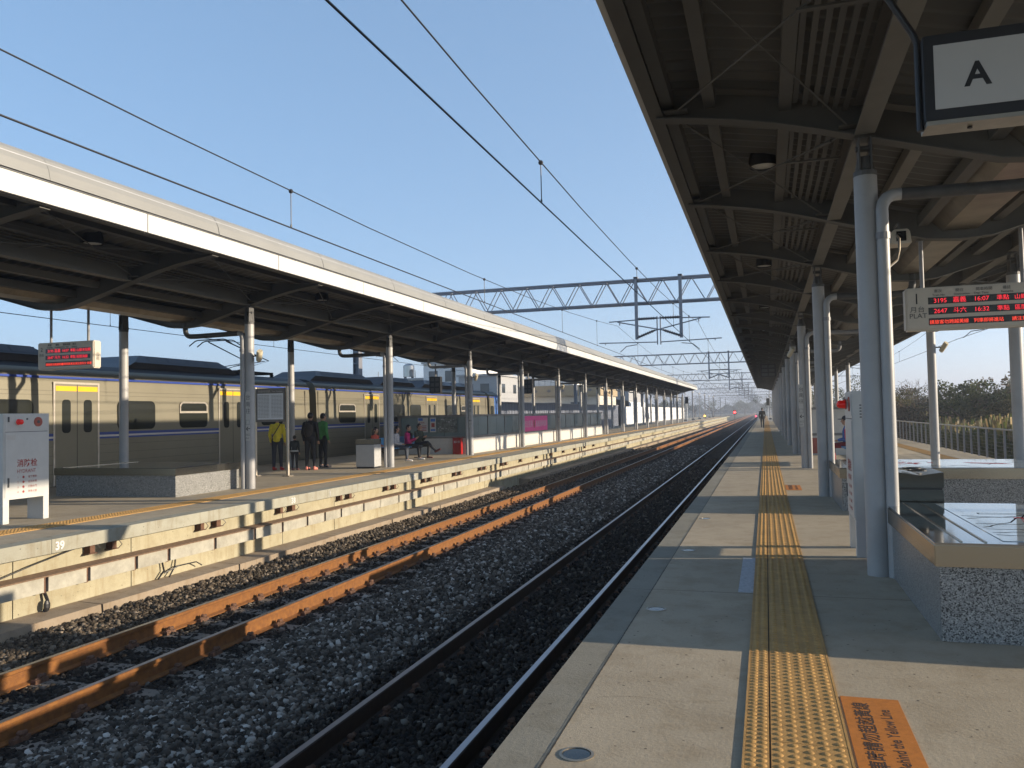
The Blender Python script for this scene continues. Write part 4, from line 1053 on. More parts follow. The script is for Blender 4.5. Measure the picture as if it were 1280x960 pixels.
    if cab: MB().extr([(TX+.016, .0), (TX+.018, 1.2), (TX-.014, 2.45), (TX-.055, 2.73), (TX-.5, 2.93), (TX-2.5, 2.93), (TX-2.83, 2.45), (TX-2.83, 0)], y1-.9, y1+.25).build('cab_end', m_tblue2, t)
    return t
D = [(9.95,), (16.25,), (22.5,)]
c1 = car(7.0, 27.12, [9.95, 16.22, 22.45], [(7.9, 9.1, 1), (11.1, 12.4, 0), (13.6, 14.95, 0), (17.55, 18.95, 0), (19.95, 21.2, 1), (24.0, 25.3, 1)], 'silver commuter carriage with pantograph, nearest in view behind the far platform', humps=((11.5, 16.2), (18.3, 23.3)), gapbox=True)
c2 = car(27.6, 47.7, [32.2, 38.9, 45.6], [(29.3, 30.7, 1), (34.3, 35.6, 0), (36.2, 37.5, 0), (40.9, 42.1, 0), (43.1, 44.1, 1)], 'second silver commuter carriage, behind the standing and seated people', humps=((27.9, 33.2), (33.9, 37.8), (38.6, 46.4)), gapbox=True)
c3 = car(48.1, 50.0, [], [(48.3, 48.9, 0)], 'short blue ended cab section at the far end of the silver train', cab=True, gapbox=False)
c0 = None
# pantograph on the first carriage
pg = MB(); X = TX-1.2
for s_ in (-.35, .35):
    pg.path([(X+s_, 23.9, 3.2), (X+s_*1.3, 25.6, 3.62), (X+s_, 23.3, 4.16)], .022, 6)
    pg.path([(X+s_*.6, 23.9, 3.35), (X+s_*.8, 25.6, 3.62)], .014, 6)
for yy in (22.95, 23.35): pg.path([(X-.85, yy, 4.02), (X-.62, yy, 4.17), (X-.5, yy, 4.2), (X+.5, yy, 4.2), (X+.62, yy, 4.17), (X+.85, yy, 4.02)], .02, 6)
pg.box(X-.5, X+.5, 23.6, 25.8, 3.12, 3.2)
for s_ in (-.5, .5):
    for yy in (23.7, 25.7): pg.lathe([(.05, 0), (.08, .03), (.05, .05), (.08, .08), (.05, .1), (.06, .14)], (X+s_, yy, 3.02), 8)
pg.build('pantograph', m_black, c1)
# ------------------------------------------------------------------ overhead line gantries
def gantry(Y, label, xl=-20.4, xr=11.0):
    t = thing('line_gantry', (xl, Y, -1.1), label, 'gantry', 'lattice gantries over the tracks')
    zt, zb_, hy = 7.72, 6.62, .28
    for yy in (-hy, hy):
        MB().tube((xl, Y+yy, zt), (xr, Y+yy, zt), .052, n=8).build('top_chord', m_gantry, t)
    for yy in (-hy, hy):
        MB().tube((xl+2, Y+yy, zb_), (xr-2, Y+yy, zb_), .052, n=8).build('bottom_chord', m_gantry, t)
    d = MB(); x = xl+2; st = .665; k_ = 0
    while x < xr-2.1:
        for yy in (-hy, hy):
            z0, z1 = (zb_, zt) if k_ % 2 == 0 else (zt, zb_); d.tube((x, Y+yy, z0), (x+st*.93, Y+yy, z1), .024, n=5)
        if k_ % 2: d.tube((x, Y-hy, zt), (x, Y+hy, zt), .025, n=6)
        else: d.tube((x, Y-hy, zb_), (x, Y+hy, zb_), .025, n=6)
        x += st; k_ += 1
    for s_, e_ in ((xl, xl+2), (xr, xr-2)):
        for yy in (-hy, hy): d.tube((s_, Y+yy, zt-.1), (e_, Y+yy, zb_), .05, n=6)
    d.build('lattice', m_gantry, t)
    for mx in (xl, xr):
        m_ = MB().box(mx-.17, mx-.14, Y-.2, Y+.2, -1.3, zt+.1).box(mx+.14, mx+.17, Y-.2, Y+.2, -1.3, zt+.1).box(mx-.14, mx+.14, Y-.02, Y+.02, -1.3, zt+.1)
        for q in range(14): m_.box(mx-.14, mx+.14, Y-.21, Y-.2, -.5+q*.6, -.42+q*.6)
        m_.build('mast', m_gantry, t)
    for px in (-5.65, -3.6):
        MB().box(px-.075, px+.075, Y-.37, Y-.29, 4.9, zt+.12).build('drop_post', m_gantry, t)
        MB().box(px-.1, px+.1, Y-.37, Y+.3, zt+.05, zt+.13).build('clamp', m_gantry, t)
    def cant(px, s_, trk, nm='cantilever'):
        """px post x, s_ direction of the track from the post"""
        a = MB(); yy = Y-.33; i_ = MB()
        i_.tube((px, yy, 5.86), (px+s_*.95, yy, 5.86), .045, n=8).tube((px, yy, 4.98), (px+s_*.85, yy, 5.3), .045, n=8)
        for q in range(7):
            i_.tube((px+s_*(.12+.11*q), yy, 5.86), (px+s_*(.16+.11*q), yy, 5.86), .075, n=8); u = (.1+.1*q); i_.tube((px+s_*u, yy, 4.98+.376*u), (px+s_*(u+.04), yy, 4.98+.376*(u+.04)), .075, n=8)
        i_.build('insulator', m_insul, t)
        a.tube((px+s_*.9, yy, 5.86), (trk+s_*.5, yy, 5.78), .03, n=6).tube((px+s_*.8, yy, 5.28), (trk+s_*.1, yy, 5.76), .03, n=6)
        a.tube((px+s_*1.1, yy, 5.95), (px+s_*1.1, yy, 4.62), .028, n=6)
        a.tube((px+s_*1.1, yy, 4.74), (trk+s_*1.0, yy, 4.8), .026, n=6)
        a.path([(trk+s_*.5-(s_*1.3), yy, 4.66), (trk-s_*.3, yy, 4.6), (trk, yy, 4.34), ][::-1], .02, 6).tube((trk+s_*.7, yy, 4.78), (trk+s_*.7, yy, 4.7), .02, n=6)
        a.tube((trk, yy, 5.76), (trk, yy, 5.6), .025, n=6)
        a.build(nm, m_gantry, t)
    cant(-3.6, -1, -6.45); cant(-5.65, 1, -2.8)
    cant(xl+.17, 1, -17.9); cant(xr-.17, -1, 8.0)
    return t
for i in range(9):
    gantry(38.5+51.5*i, '%s steel lattice gantry spanning the tracks' % ORD[i] if i < 8 else 'ninth and farthest steel lattice gantry spanning the tracks')

def catenary(X, label, z_c=4.27, droppers=True, k=14):
    t = thing('overhead_line', (X, -13, z_c), label, 'overhead wire', 'overhead lines')
    m_ = MB(); c_ = MB(); n = 0
    for s_ in range(k):
        a = -13+51.5*s_; off = .12*(-1)**s_
        pts = [(X+off*(1-2*u/10), a+51.5*u/10, 5.62 - .82*4*(u/10)*(1-u/10)) for u in range(11)]
        m_.path(pts, .009 if s_ < 2 else .02, 5); c_.path([(x, y, z_c+.06*(1-4*(q/10)*(1-q/10))) for q, (x, y, z) in enumerate(pts)], .011 if s_ < 2 else .02, 5)
        if s_ < 4:
            for u in (.0, .12, .32, .45, .6, .75, .9):
                if s_ == 0: u = {0: .0, .12: .12, .32: .3, .45: .452, .6: .62, .75: .78, .9: .9}[u]
                if u == 0: continue
                x = X+off*(1-2*u); yy = a+51.5*u; zz = 5.62-.82*4*u*(1-u)
                d = MB().tube((x, yy, z_c+.02), (x, yy, zz), .007, n=5).ball((x, yy, zz), .035, 8).ball((x, yy, z_c+.03), (.015, .02, .03), 6)
                d.build('dropper', m_wire, t)
    m_.build('messenger_wire', m_wire, t); c_.build('contact_wire', m_wire, t)
catenary(-2.74, 'overhead contact line above the track nearest the camera')
catenary(-6.5, 'overhead contact line above the rusty track, crossing the sky at left')
catenary(-17.9, 'overhead contact line above the silver train')
catenary(8.0, 'overhead contact line beyond the railing on the right')
for x, z, lb in ((-21.5, 7.3, 'thin feeder wire high beyond the train, upper of the two'), (-23, 6.1, 'thin feeder wire beyond the train, lower of the two')):
    w_ = MB(); w_.path([(x, -30+i*10, z-.25*math.sin(math.pi*((i*10) % 50)/50)) for i in range(48)], .014, 5); tag(w_.build('feeder_wire', m_wire, None, off=(x, 0, z)), lb, 'wire')

# ------------------------------------------------------------------ railing on the right edge
fn = thing('platform_railing', (6.02, 10, 0), 'grey metal railing with many slim posts along the right edge of the right platform', 'railing')
for i in range(-2, 96):
    y = 25.5+.93*i-9.3
    MB().box(6.0, 6.05, y-.022, y+.022, 0, .82).build('post', m_pipe, fn)
MB().box(5.995, 6.055, 14.0, 106, .82, .86).build('top_rail', m_pipe, fn)
g = MB()
for i in range(7): g.box(6.02, 6.028, 14, 106, .08+i*.1, .086+i*.1)
g.build('mesh_infill', m_bracket, fn)

# ------------------------------------------------------------------ reeds, trees
def reeds(name, n, xa, xb, ya, yb, hmin, hmax, label, m):
    x = xa+(xb-xa)*rng.random(n)**1.2; y = ya+(yb-ya)*rng.random(n); h = hmin+(hmax-hmin)*rng.random(n)
    h *= .8+.25*np.sin(x*.7+y*.31)*np.sin(y*.17+1)
    w_ = .02+.035*rng.random(n)+y/2500; a = rng.random(n)*math.pi*2; lx = (rng.random(n)-.5)*.5; ly = (rng.random(n)-.5)*.5
    z0 = np.full(n, -1.32); V = np.zeros((n, 6, 3)); dx = np.cos(a)*w_; dy = np.sin(a)*w_
    for k_, (f, wf) in enumerate(((0, 1), (.6, 1.1), (1, .9))):
        cx = x+lx*f*f; cy = y+ly*f*f; cz = z0+h*f
        V[:, 2*k_] = np.stack([cx-dx*wf, cy-dy*wf, cz], 1); V[:, 2*k_+1] = np.stack([cx+dx*wf, cy+dy*wf, cz], 1)
    Fq = np.array([[0, 1, 3, 2], [2, 3, 5, 4]]); F = (Fq[None]+(np.arange(n)*6)[:, None, None]).reshape(-1, 4)
    o = mesh_np(name, V.reshape(-1, 3), F, m); tag(o, label, 'reeds', kind='stuff')
m_reedg = stone_mat('reeds_green', [(0, (.03, .045, .015)), (.6, (.07, .085, .025)), (1, (.12, .12, .04))], .8)
reeds('reeds', 30000, 9.8, 26, 14, 110, 1.5, 2.35, 'pale golden reeds behind the railing on the right', m_reed)
reeds('undergrowth', 16000, 9.2, 11.5, 14, 110, 1.2, 1.75, 'dark green undergrowth at the foot of the reeds behind the railing', m_reedg)
reeds('far_meadow', 9000, 26, 60, 45, 190, 1.4, 2.3, 'green meadow between the reeds and the trees', m_reedg)

def tree(x, y, h, wd, m, label, kind='tree', seed=1, leaves=2600, bare=False, zb_=-1.3, group='trees beyond the railing', tk=.09):
    r = np.random.default_rng(seed); t = thing('tree', (x, y, zb_), label, 'tree', group)
    tr = MB(); top = h*.62
    tr.tube((x, y, zb_), (x+.1, y, zb_+top*.5), .05*h*.6, .035*h*.6, 8)
    tips = []
    for k_ in range(9 if not bare else 13):
        a = r.uniform(0, 6.28); q0 = np.array([x+.1*1, y, zb_+top*r.uniform(.25, .5)]); L_ = r.uniform(.3, .5)
        q1 = q0+np.array([math.cos(a)*wd*L_*.6, math.sin(a)*wd*L_*.6, h*r.uniform(.12, .28)]); q2 = q1+np.array([math.cos(a+.4)*wd*.18, math.sin(a+.4)*wd*.18, h*r.uniform(.1, .22)])
        tr.tube(q0, q1, .014*h, .009*h, 6); tr.tube(q1, q2, .009*h, .003*h, 5); tips += [q1, q2]
        if bare:
            for _ in range(9):
                s_ = q1+(q2-q1)*r.random(); e_ = s_+np.array([r.normal()*.16*wd, r.normal()*.16*wd, h*r.uniform(.04, .18)]); tr.tube(s_, e_, .004*h, .0015*h, 4)
                for _ in range(3): e2 = e_+np.array([r.normal()*.1*wd, r.normal()*.1*wd, h*r.uniform(.02, .1)]); tr.tube(e_, e2, .002*h, .0008*h, 3)
    tr.build('trunk', m_bark, t)
    n = leaves; nc = int(26 if not bare else 10)
    cx = r.normal(size=(nc, 3))*np.array([wd*.26, wd*.26, h*.15])+np.array([x, y, zb_+h*.56])
    cx[:, 2] = np.clip(cx[:, 2], zb_+h*.14, zb_+h*.88); cr = r.uniform(.09, .2, nc)*wd
    ci = r.integers(0, nc, n); d = r.normal(size=(n, 3)); d /= np.linalg.norm(d, axis=1)[:, None]; rad = cr[ci]*(.55+.5*r.random(n))
    P_ = cx[ci]+d*rad[:, None]*np.array([1, 1, .75]); s_ = (.055+.05*r.random(n))*(h/6)**.5*1.15
    q = r.normal(size=(n, 3)); q /= np.linalg.norm(q, axis=1)[:, None]; q2 = np.cross(q, r.normal(size=(n, 3))); q2 /= np.linalg.norm(q2, axis=1)[:, None]
    V = np.stack([P_-q*s_[:, None], P_+q2*s_[:, None]*.7, P_+q*s_[:, None], P_-q2*s_[:, None]*.7], 1).reshape(-1, 3); F = np.arange(4*n).reshape(-1, 4)
    mesh_np('crown', V, F, m, t, off=tuple(t.location)); return t
TS = [  # x, y, h, w, mat, bare
 (12.9, 60, 5.0, 5.0, m_leafA, 0, 'dark broad tree with the highest crown, between the two rear columns at right'),
 (11.6, 63, 4.1, 4.2, m_leafA, 0, 'low dark tree just right of the rear column with the loudspeaker'),
 (14.9, 62, 4.7, 4.6, m_leafC, 0, 'greyish brown tree right of the highest crown'),
 (17.5, 64, 5.2, 6, m_leafA, 0, 'dark tree behind the rightmost rear column'),
 (21.0, 66, 5.6, 8, m_leafC, 0, 'brown tree at the right end of the tree line'),
 (13.6, 55, 3.3, 2.8, m_leafB, 0, 'low olive bush in front of the highest crown'),
 (15.4, 56, 3.5, 3.4, m_leafB, 0, 'yellowish bush left of the rightmost rear column'),
 (9.4, 62, 4.1, 4.0, m_leafC, 0, 'brownish tree close right of the thin pole in the tree line'),
 (10.6, 74, 4.5, 4.6, m_leafB, 0, 'olive tree between the foreground column pipe and the rear column'),
 (11.0, 80, 5.9, 3.6, m_leafC, 1, 'bare leafless tree rising above the left end of the tree line'),
 (14.0, 82, 5.4, 3.4, m_leafC, 1, 'bare leafless treetop left of the highest crown'),
 (14.2, 59, 5.4, 2.4, m_leafC, 1, 'wispy bare branches over the highest crown'),
 (8.5, 125, 7.5, 9, m_leafA, 0, 'dark tree seen past the right canopy columns in the distance'),
 (5.5, 235, 9, 11, m_leafA, 0, 'dark tree beside the far end of the right platform'),
 (18.5, 58, 3.6, 5, m_leafB, 0, 'low olive bush under the brown tree at right'),
 (12.4, 84, 4.9, 6, m_leafA, 0, 'dark tree in the gap left of the highest crown'),
]
for i, (x, y, h, wd, m, bare, lb) in enumerate(TS):
    tree(x, y, h, wd, m, lb, seed=11+i, bare=bool(bare), leaves=500 if bare else 5200)
LT = [(-27, 260, 8), (-34, 268, 9), (-41, 262, 8), (-48, 275, 9), (-20, 330, 9), (-28, 345, 10), (-37, 350, 10), (-14, 420, 9), (-55, 300, 10), (-11, 470, 10)]
for i, (x, y, h) in enumerate(LT):
    tree(x, y, h, 11, m_leafA, '%s dark tree of the distant row beyond the left platform end' % ORD[i], seed=50+i, leaves=1500, group='distant trees beyond the left platform', tk=.2)
# distant hills
hv = MB(); pts = []
for i in range(60):
    a = i/59; x = -1500+3300*a; z = 20+26*math.sin(a*9)*math.sin(a*5+1)+12*math.sin(a*31); pts.append((x, max(z, 6)))
hv.extr([(-1500, -2)] + pts + [(1800, -2)], 2600, 2900); h_ = struct(hv.build('hills', mat('hill_green', (.05, .07, .05), .9)))
def treeband(name, xa, xb, y, z, seed, label):
    r = np.random.default_rng(seed); n = 16000; x = xa+(xb-xa)*r.random(n); hh = z*(.65+.35*np.sin(x*.09+seed)*np.sin(x*.031)+.12*np.sin(x*.6)); zz = -1.3+hh*r.random(n)**.7; yy = y+r.random(n)*14
    P_ = np.stack([x, yy, zz], 1); s_ = .35+.45*r.random(n); q = r.normal(size=(n, 3)); q /= np.linalg.norm(q, axis=1)[:, None]; q2 = np.cross(q, r.normal(size=(n, 3))); q2 /= np.linalg.norm(q2, axis=1)[:, None]
    V = np.stack([P_-q*s_[:, None], P_+q2*s_[:, None], P_+q*s_[:, None], P_-q2*s_[:, None]], 1).reshape(-1, 3)
    tag(mesh_np(name, V, np.arange(4*n).reshape(-1, 4), m_leafA), label, 'wood', kind='stuff')
treeband('distant_wood', -260, -60, 520, 11, 3, 'far off dark wood on the horizon beyond the left platform')
treeband('distant_wood', 30, 200, 150, 4.2, 4, 'far off wood behind the trees on the right')
treeband('distant_wood', -60, 90, 640, 12, 5, 'far off wood on the horizon where the tracks vanish')

# ------------------------------------------------------------------ buildings beyond the train
def house(x0, x1, y0, y1, z1, m, label, wins=(), roof='flat', mroof=None, xw=(), extra=None, z0=-1.3, cat='house', group='houses beyond the railway'):
    t = thing('house', ((x0+x1)/2, (y0+y1)/2, z0), label, cat, group)
    MB().box(x0, x1, y0, y1, z0, z1).build('wall', m, t)
    if roof == 'flat': MB().box(x0-.25, x1+.25, y0-.25, y1+.25, z1, z1+.25).build('roof', mroof or m_hgrey, t)
    elif roof == 'gable': MB().extr([(x0-.4, z1), (x1+.4, z1), ((x0+x1)/2, z1+(x1-x0)*.18)], y0-.3, y1+.3).build('roof', mroof, t)
    elif roof == 'arch': MB().extr([(x0+(x1-x0)*(.5-.5*math.cos(math.pi*k_/10)), z1+(x1-x0)*.12*math.sin(math.pi*k_/10)) for k_ in range(11)], y0, y1).build('roof', mroof, t)
    def win(a0, a1, c0, c1, b0, b1):
        w_ = MB().box(a0, a1, c0, c1, b0, b1).build('window', m_hglass, t); return w_
    for (u, z, w_, h_) in wins: win(x0+u, x0+u+w_, y0-.03, y0-.002, z, z+h_)
    for (u, z, w_, h_) in xw: win(x1+.002, x1+.03, y0+u, y0+u+w_, z, z+h_)
    return t
h1 = house(-58, -45.5, 110, 122, 6.9, m_hcream, 'cream flat roofed house with a round steel water tank on top', ((1, 4.3, 1.2, 1.2), (4, 4.3, 1.2, 1.2), (8, 4.3, 1.2, 1.2)), xw=((2, 4.3, 1.4, 1.2), (7, 4.3, 1.4, 1.2)))
MB().lathe([(.0, 0), (.85, 0), (.85, 1.7), (.5, 1.95), (0, 2.0)], (-51.3, 113, 7.5), 20).build('water_tank', m_dsteel if False else m_mirror, h1, smooth=True)
for a in (-51.9, -50.7): MB().box(a-.05, a+.05, 112.6, 113.4, 7.1, 7.5).build('tank_leg', m_bracket, h1)
for a, b_ in ((-55, -49), (-49, -47)): MB().tube((a, 110.2, 7.1), (a, 110.2, 8.3), .04, n=5).build('roof_pole', m_bracket, h1)
house(-45.0, -38.5, 104, 118, 8.7, m_hwhite, 'tall pale town house with bright window openings above the train cab', ((.8, 6.2, 1.3, 1.5), (3.2, 6.2, 1.3, 1.5), (.8, 3.4, 1.3, 1.5), (3.2, 3.4, 1.3, 1.5)), xw=((2, 6, 1.5, 1.4), (6, 6, 1.5, 1.4), (10, 6, 1.5, 1.4), (2, 3, 1.5, 1.4), (6, 3, 1.5, 1.4)))
house(-38.3, -33.0, 100, 112, 6.6, m_hgrey, 'grey weathered house with small windows beside the tall pale town house', ((.8, 4.4, 1.2, 1.2), (3.0, 4.4, 1.2, 1.2)), xw=((2, 4.4, 1.3, 1.2), (7, 4.4, 1.3, 1.2)))
house(-48, -42.5, 128, 138, 10.2, m_hgrey, 'grey house block rising behind the tall pale town house', ((1, 7, 1.2, 1.4), (3, 7, 1.2, 1.4)))
hb = house(-37, -23.6, 120, 134, 4.15, m_hcream, 'long building with a tan parapet of diamond ornaments and a white upper storey', ((1, 1.6, 2, 1.6), (5, 1.6, 2, 1.6), (9, 1.6, 2, 1.6)), roof='none')
MB().box(-37.4, -23.3, 119.4, 134, 4.15, 5.75).build('tan_parapet', m_htan, hb)
MB().box(-36.5, -28.0, 122, 133, 5.75, 7.6).build('upper_storey', m_hwhite, hb)
for k_ in range(9): MB().box(-36.3+k_*.95, -36.25+k_*.95, 121.96, 121.995, 5.8, 7.55).build('cladding_joint', m_hgrey, hb)
for k_ in range(6):
    cx = -35.4+k_*2.1; MB().extr([(cx-.35, 4.95), (cx, 5.2), (cx+.35, 4.95), (cx, 4.7)], 119.33, 119.39).build('diamond_ornament', m_hroof, hb)
house(-33, -24, 150, 165, 7.2, m_hgrey, 'grey blue house behind the building with the tan parapet', ((1, 5, 1.4, 1.2), (4, 5, 1.4, 1.2)), roof='gable', mroof=m_hroof)
house(-30.5, -23.6, 150, 172, 3.1, m_hwhite, 'bright white arched roof hall beyond the platform, right of the tan parapet building', roof='arch', mroof=m_hwhite)
house(-34, -31, 150, 165, 4.6, m_hwhite, 'small white shed with a red arched roof right of the tan parapet building', roof='arch', mroof=m_redroof)
house(-73, -64.5, 58, 80, 7.0, m_hcream, 'pale workshop with a shallow arched white roof at the far left edge above the train', roof='arch', mroof=m_hwhite)
# sheet hoarding behind the far track and white site wall
ho = thing('sheet_fence', (-20.2, 52, -1.2), 'long blue grey corrugated fence beyond the end of the train', 'fence')
q = MB()
for i in range(160): a = 52+i*.4; q.box(-20.2-.03*(i % 2), -20.12-.03*(i % 2), a, a+.4, -1.2, 2.45)
q.build('sheeting', m_greyhoard, ho); MB().box(-20.3, -20.05, 52, 116, 2.45, 2.55).build('top_rail', m_pipe, ho)
ww = thing('white_wall', (-19.5, 118, -1.2), 'bright white panel wall beyond the end of the left canopy', 'wall')
for i in range(22): MB().box(-19.5, -19.3, 118+i*4+.03, 122+i*4-.03, -1.2, 2.35).build('wall_panel', m_hwhite, ww)
MB().box(-19.29, -19.27, 118, 206, -1.2, -.2).build('grey_base', m_hgrey, ww)

# ------------------------------------------------------------------ platform lamps and signals in the distance
def lamp_post(x, y, label):
    t = thing('lamp_post', (x, y, 0), label, 'lamp post', 'lamp posts at the platform end')
    MB().tube((x, y, 0), (x, y, 4.6), .07, .05, 10).build('pole', m_pipe, t, smooth=True)
    MB().box(x-.25, x+.25, y-.25, y+.25, 0, .22).build('base_block', m_bracket, t)
    MB().ball((x, y, 4.75), (.22, .22, .16), 12).build('lamp_head', m_hwhite, t, smooth=True)
    return t
lp = lamp_post(-11.8, 128, 'nearest lamp post past the end of the left canopy')
for i in range(1, 6):
    c = copy_tree(lp); c.location.y += 14*i; c['label'] = '%s lamp post past the end of the left canopy' % ORD[i]
c = copy_tree(lp); c.location = (.6, 130, 0); c['label'] = 'lamp post past the end of the right canopy'
def signal(x, y, z, label, col, post=True, dark=True, r=.13, strength=6.):
    t = thing('railway_signal', (x, y, -1.1), label, 'signal', 'railway signals')
    if post: MB().tube((x, y, -1.1), (x, y, z-.3), .05, n=8).build('post', m_bracket, t)
    MB().box(x-.2, x+.2, y, y+.2, z-.35, z+.35).build('head', m_black, t)
    MB().tube((x, y-.001, z), (x, y-.04, z), r, n=16).build('lit_lens', mat('signal_'+label[:6], col, .3, var=0, emit=(col, strength)), t)
    MB().tube((x, y-.16, z+.02), (x, y, z+.02), r*1.3, n=12, cap=False).build('hood', m_black, t)
signal(-4.9, 140, 1.15, 'red light signal on a short post between the two tracks in the distance', (1, .03, .03), r=.17, strength=6)
signal(-2.75, 250, -.35, 'red tail light low on the near track in the far distance', (1, .02, .04), post=False, r=.2, strength=6)
signal(-13.2, 190, .35, 'small amber light low beyond the left platform end', (1, .5, .05), r=.2, strength=5)
def darksig(x, y, z, label):
    t = thing('railway_signal', (x, y, 0), label, 'signal', 'railway signals')
    MB().tube((x, y, 0), (x, y, z+.6), .06, n=8).build('post', m_hwhite, t)
    MB().box(x-.22, x+.22, y-.25, y-.07, z-.5, z+.5).build('head', m_black, t)
    for q in (-.25, .05, .3): MB().tube((x, y-.25, z+q), (x, y-.33, z+q), .1, n=10).build('lens_hood', m_black, t)
darksig(-11.0, 122, 3.1, 'unlit black signal head hanging past the tip of the left canopy')
darksig(.35, 121, 2.6, 'unlit signal on a white post at the far end of the right canopy')

# ------------------------------------------------------------------ people
def capsules(lst):
    m_ = MB()
    for q in lst:
        if q[0] == 'b': m_.ball(q[1], q[2], 14)
        else:
            _, p0, p1, r0, r1 = q; m_.tube(p0, p1, r0, r1, 12); m_.ball(p0, r0*1.0, 12); m_.ball(p1, r1*1.0, 12)
    return m_
def fuse(name, lst, m, parent, vox=.012):
    me = bpy.data.meshes.new(name); c_ = capsules(lst); me.from_pydata([tuple(v) for v in c_.v], [], c_.f)
    bm = bmesh.new(); bm.from_mesh(me); bmesh.ops.recalc_face_normals(bm, faces=bm.faces); bm.to_mesh(me); bm.free()
    o = bpy.data.objects.new(name, me); C.objects.link(o)
    a = o.modifiers.new('r', 'REMESH'); a.mode = 'VOXEL'; a.voxel_size = vox
    s_ = o.modifiers.new('s', 'SMOOTH'); s_.iterations = 3; s_.factor = .5
    dg = bpy.context.evaluated_depsgraph_get(); m2 = bpy.data.meshes.new_from_object(o.evaluated_get(dg))
    bpy.data.objects.remove(o); bpy.data.meshes.remove(me); m2.name = name; m2.materials.clear(); m2.materials.append(m); m2.shade_smooth()
    q = bpy.data.objects.new(name, m2); C.objects.link(q); q.parent = parent; return q
_mc = {}
def cloth(c):
    if c not in _mc: _mc[c] = mat('cloth_%d' % len(_mc), c, .85, var=.12, scale=12, bump=.2, bscale=25)
    return _mc[c]
def person(loc, head, H, pose, top, legs, shoes, label, hair='short', cap=None, lean=0., extras=None, group=None, crossed=False, arms='down', headyaw=0.):
    """local frame: faces +y; scaled from a 1.7 m skeleton"""
    k_ = H/1.7; t = thing('person', loc, label, 'person', group); V_ = lambda x, y, z: Vector((x*k_, y*k_, z*k_))
    sit = pose == 'sit'
    hz = .52 if sit else .93
    hip = {s: V_(s*.09, 0, hz) for s in (-1, 1)}
    if sit:
        kn = {s: V_(s*.11, .42, .50) for s in (-1, 1)}; an = {s: V_(s*.11, .42+.04*s, .09) for s in (-1, 1)}
        if crossed: kn[1] = V_(.02, .46, .60); an[1] = V_(-.1, .74, .30)
    elif pose == 'walk':
        kn = {1: V_(.09, .16, .50), -1: V_(-.09, .02, .49)}; an = {1: V_(.09, .24, .10), -1: V_(-.09, -.26, .14)}
    else:
        kn = {s: V_(s*.10, .02*s, .50) for s in (-1, 1)}; an = {s: V_(s*.11, .02*s, .085) for s in (-1, 1)}
    ch = V_(0, lean*.5, hz+.32); nk = V_(0, lean*.8, hz+.50); hd = V_(0, lean+.02, hz+.655)
    sh = {s: V_(s*.175, lean*.75, hz+.44) for s in (-1, 1)}
    if arms == 'down': el = {s: V_(s*.23, lean*.5-.02, hz+.17) for s in (-1, 1)}; wr = {s: V_(s*.22, lean*.4+.06, hz-.06) for s in (-1, 1)}
    elif arms == 'lap': el = {s: V_(s*.22, lean*.5+.02, hz+.17) for s in (-1, 1)}; wr = {s: V_(s*.09, .26, hz+.12) for s in (-1, 1)}
    elif arms == 'phone': el = {s: V_(s*.21, .08, hz+.16) for s in (-1, 1)}; wr = {s: V_(s*.06, .30, hz+.27) for s in (-1, 1)}
    else: el = {s: V_(s*.22, .04, hz+.18) for s in (-1, 1)}; wr = {s: V_(s*.13, .26, hz+.2) for s in (-1, 1)}
    r = lambda v: v*k_
    body = []
    toe = {s: an[s]+V_(0, .15, -.05) if not (crossed and s == 1) else an[s]+V_(-.03, .14, .05) for s in (-1, 1)}
    for s in (-1, 1):
        body += [('c', hip[s], kn[s], r(.075), r(.052)), ('c', kn[s], an[s], r(.05), r(.034)), ('c', an[s], toe[s], r(.036), r(.028)),
                 ('c', sh[s], el[s], r(.045), r(.036)), ('c', el[s], wr[s], r(.036), r(.025))]
        d = (wr[s]-el[s]).normalized(); pm = wr[s]+d*r(.05); sd_ = Vector((1, 0, 0)) if abs(d.x) < .8 else Vector((0, 0, 1))
        sd_ = (sd_-d*sd_.dot(d)).normalized(); n_ = d.cross(sd_)
        body.append(('c', wr[s], pm, r(.026), r(.032)))
        for f in range(4):
            b0 = pm+sd_*r((f-1.5)*.019); b1 = b0+d*r((.05, .058, .054, .042)[f]); b2 = b1+d*r(.02)-n_*r(.02)
            body += [('c', b0, b1, r(.0098), r(.009)), ('c', b1, b2, r(.009), r(.008))]
        body.append(('c', wr[s]+d*r(.02)-sd_*r(.02)*s, wr[s]+d*r(.055)-sd_*r(.05)*s, r(.011), r(.009)))
    body += [('b', (0, 0, hz*k_+r(.02)), (r(.15), r(.105), r(.11))), ('b', tuple(ch), (r(.155), r(.105), r(.2))), ('c', V_(0, lean*.2, hz+.1), ch, r(.10), r(.11)), ('c', sh[-1], sh[1], r(.05), r(.05)),
             ('c', nk, hd, r(.05), r(.05)), ('b', tuple(hd), (r(.074), r(.092), r(.112))), ('b', tuple(hd+V_(0, .03, -.06)), (r(.052), r(.055), r(.05))),
             ('c', hd+V_(0, .088, .01), hd+V_(0, .108, -.018), r(.010), r(.015)), ('b', tuple(hd+V_(.076, 0, 0)), (r(.012), r(.022), r(.032))), ('b', tuple(hd+V_(-.076, 0, 0)), (r(.012), r(.022), r(.032)))]
    b = fuse('body', body, m_skin, t, .0095*k_)
    ey = MB()
    for s in (-1, 1): ey.ball(tuple(hd+V_(s*.03, .083, .012)), (r(.012), r(.008), r(.008)), 8)
    ey.build('eyes', m_hair, t, off=(0, 0, 0))
    MB().ball(tuple(hd+V_(0, .092, -.045)), (r(.022), r(.006), r(.007)), 8).build('mouth', m_redink, t, off=(0, 0, 0))
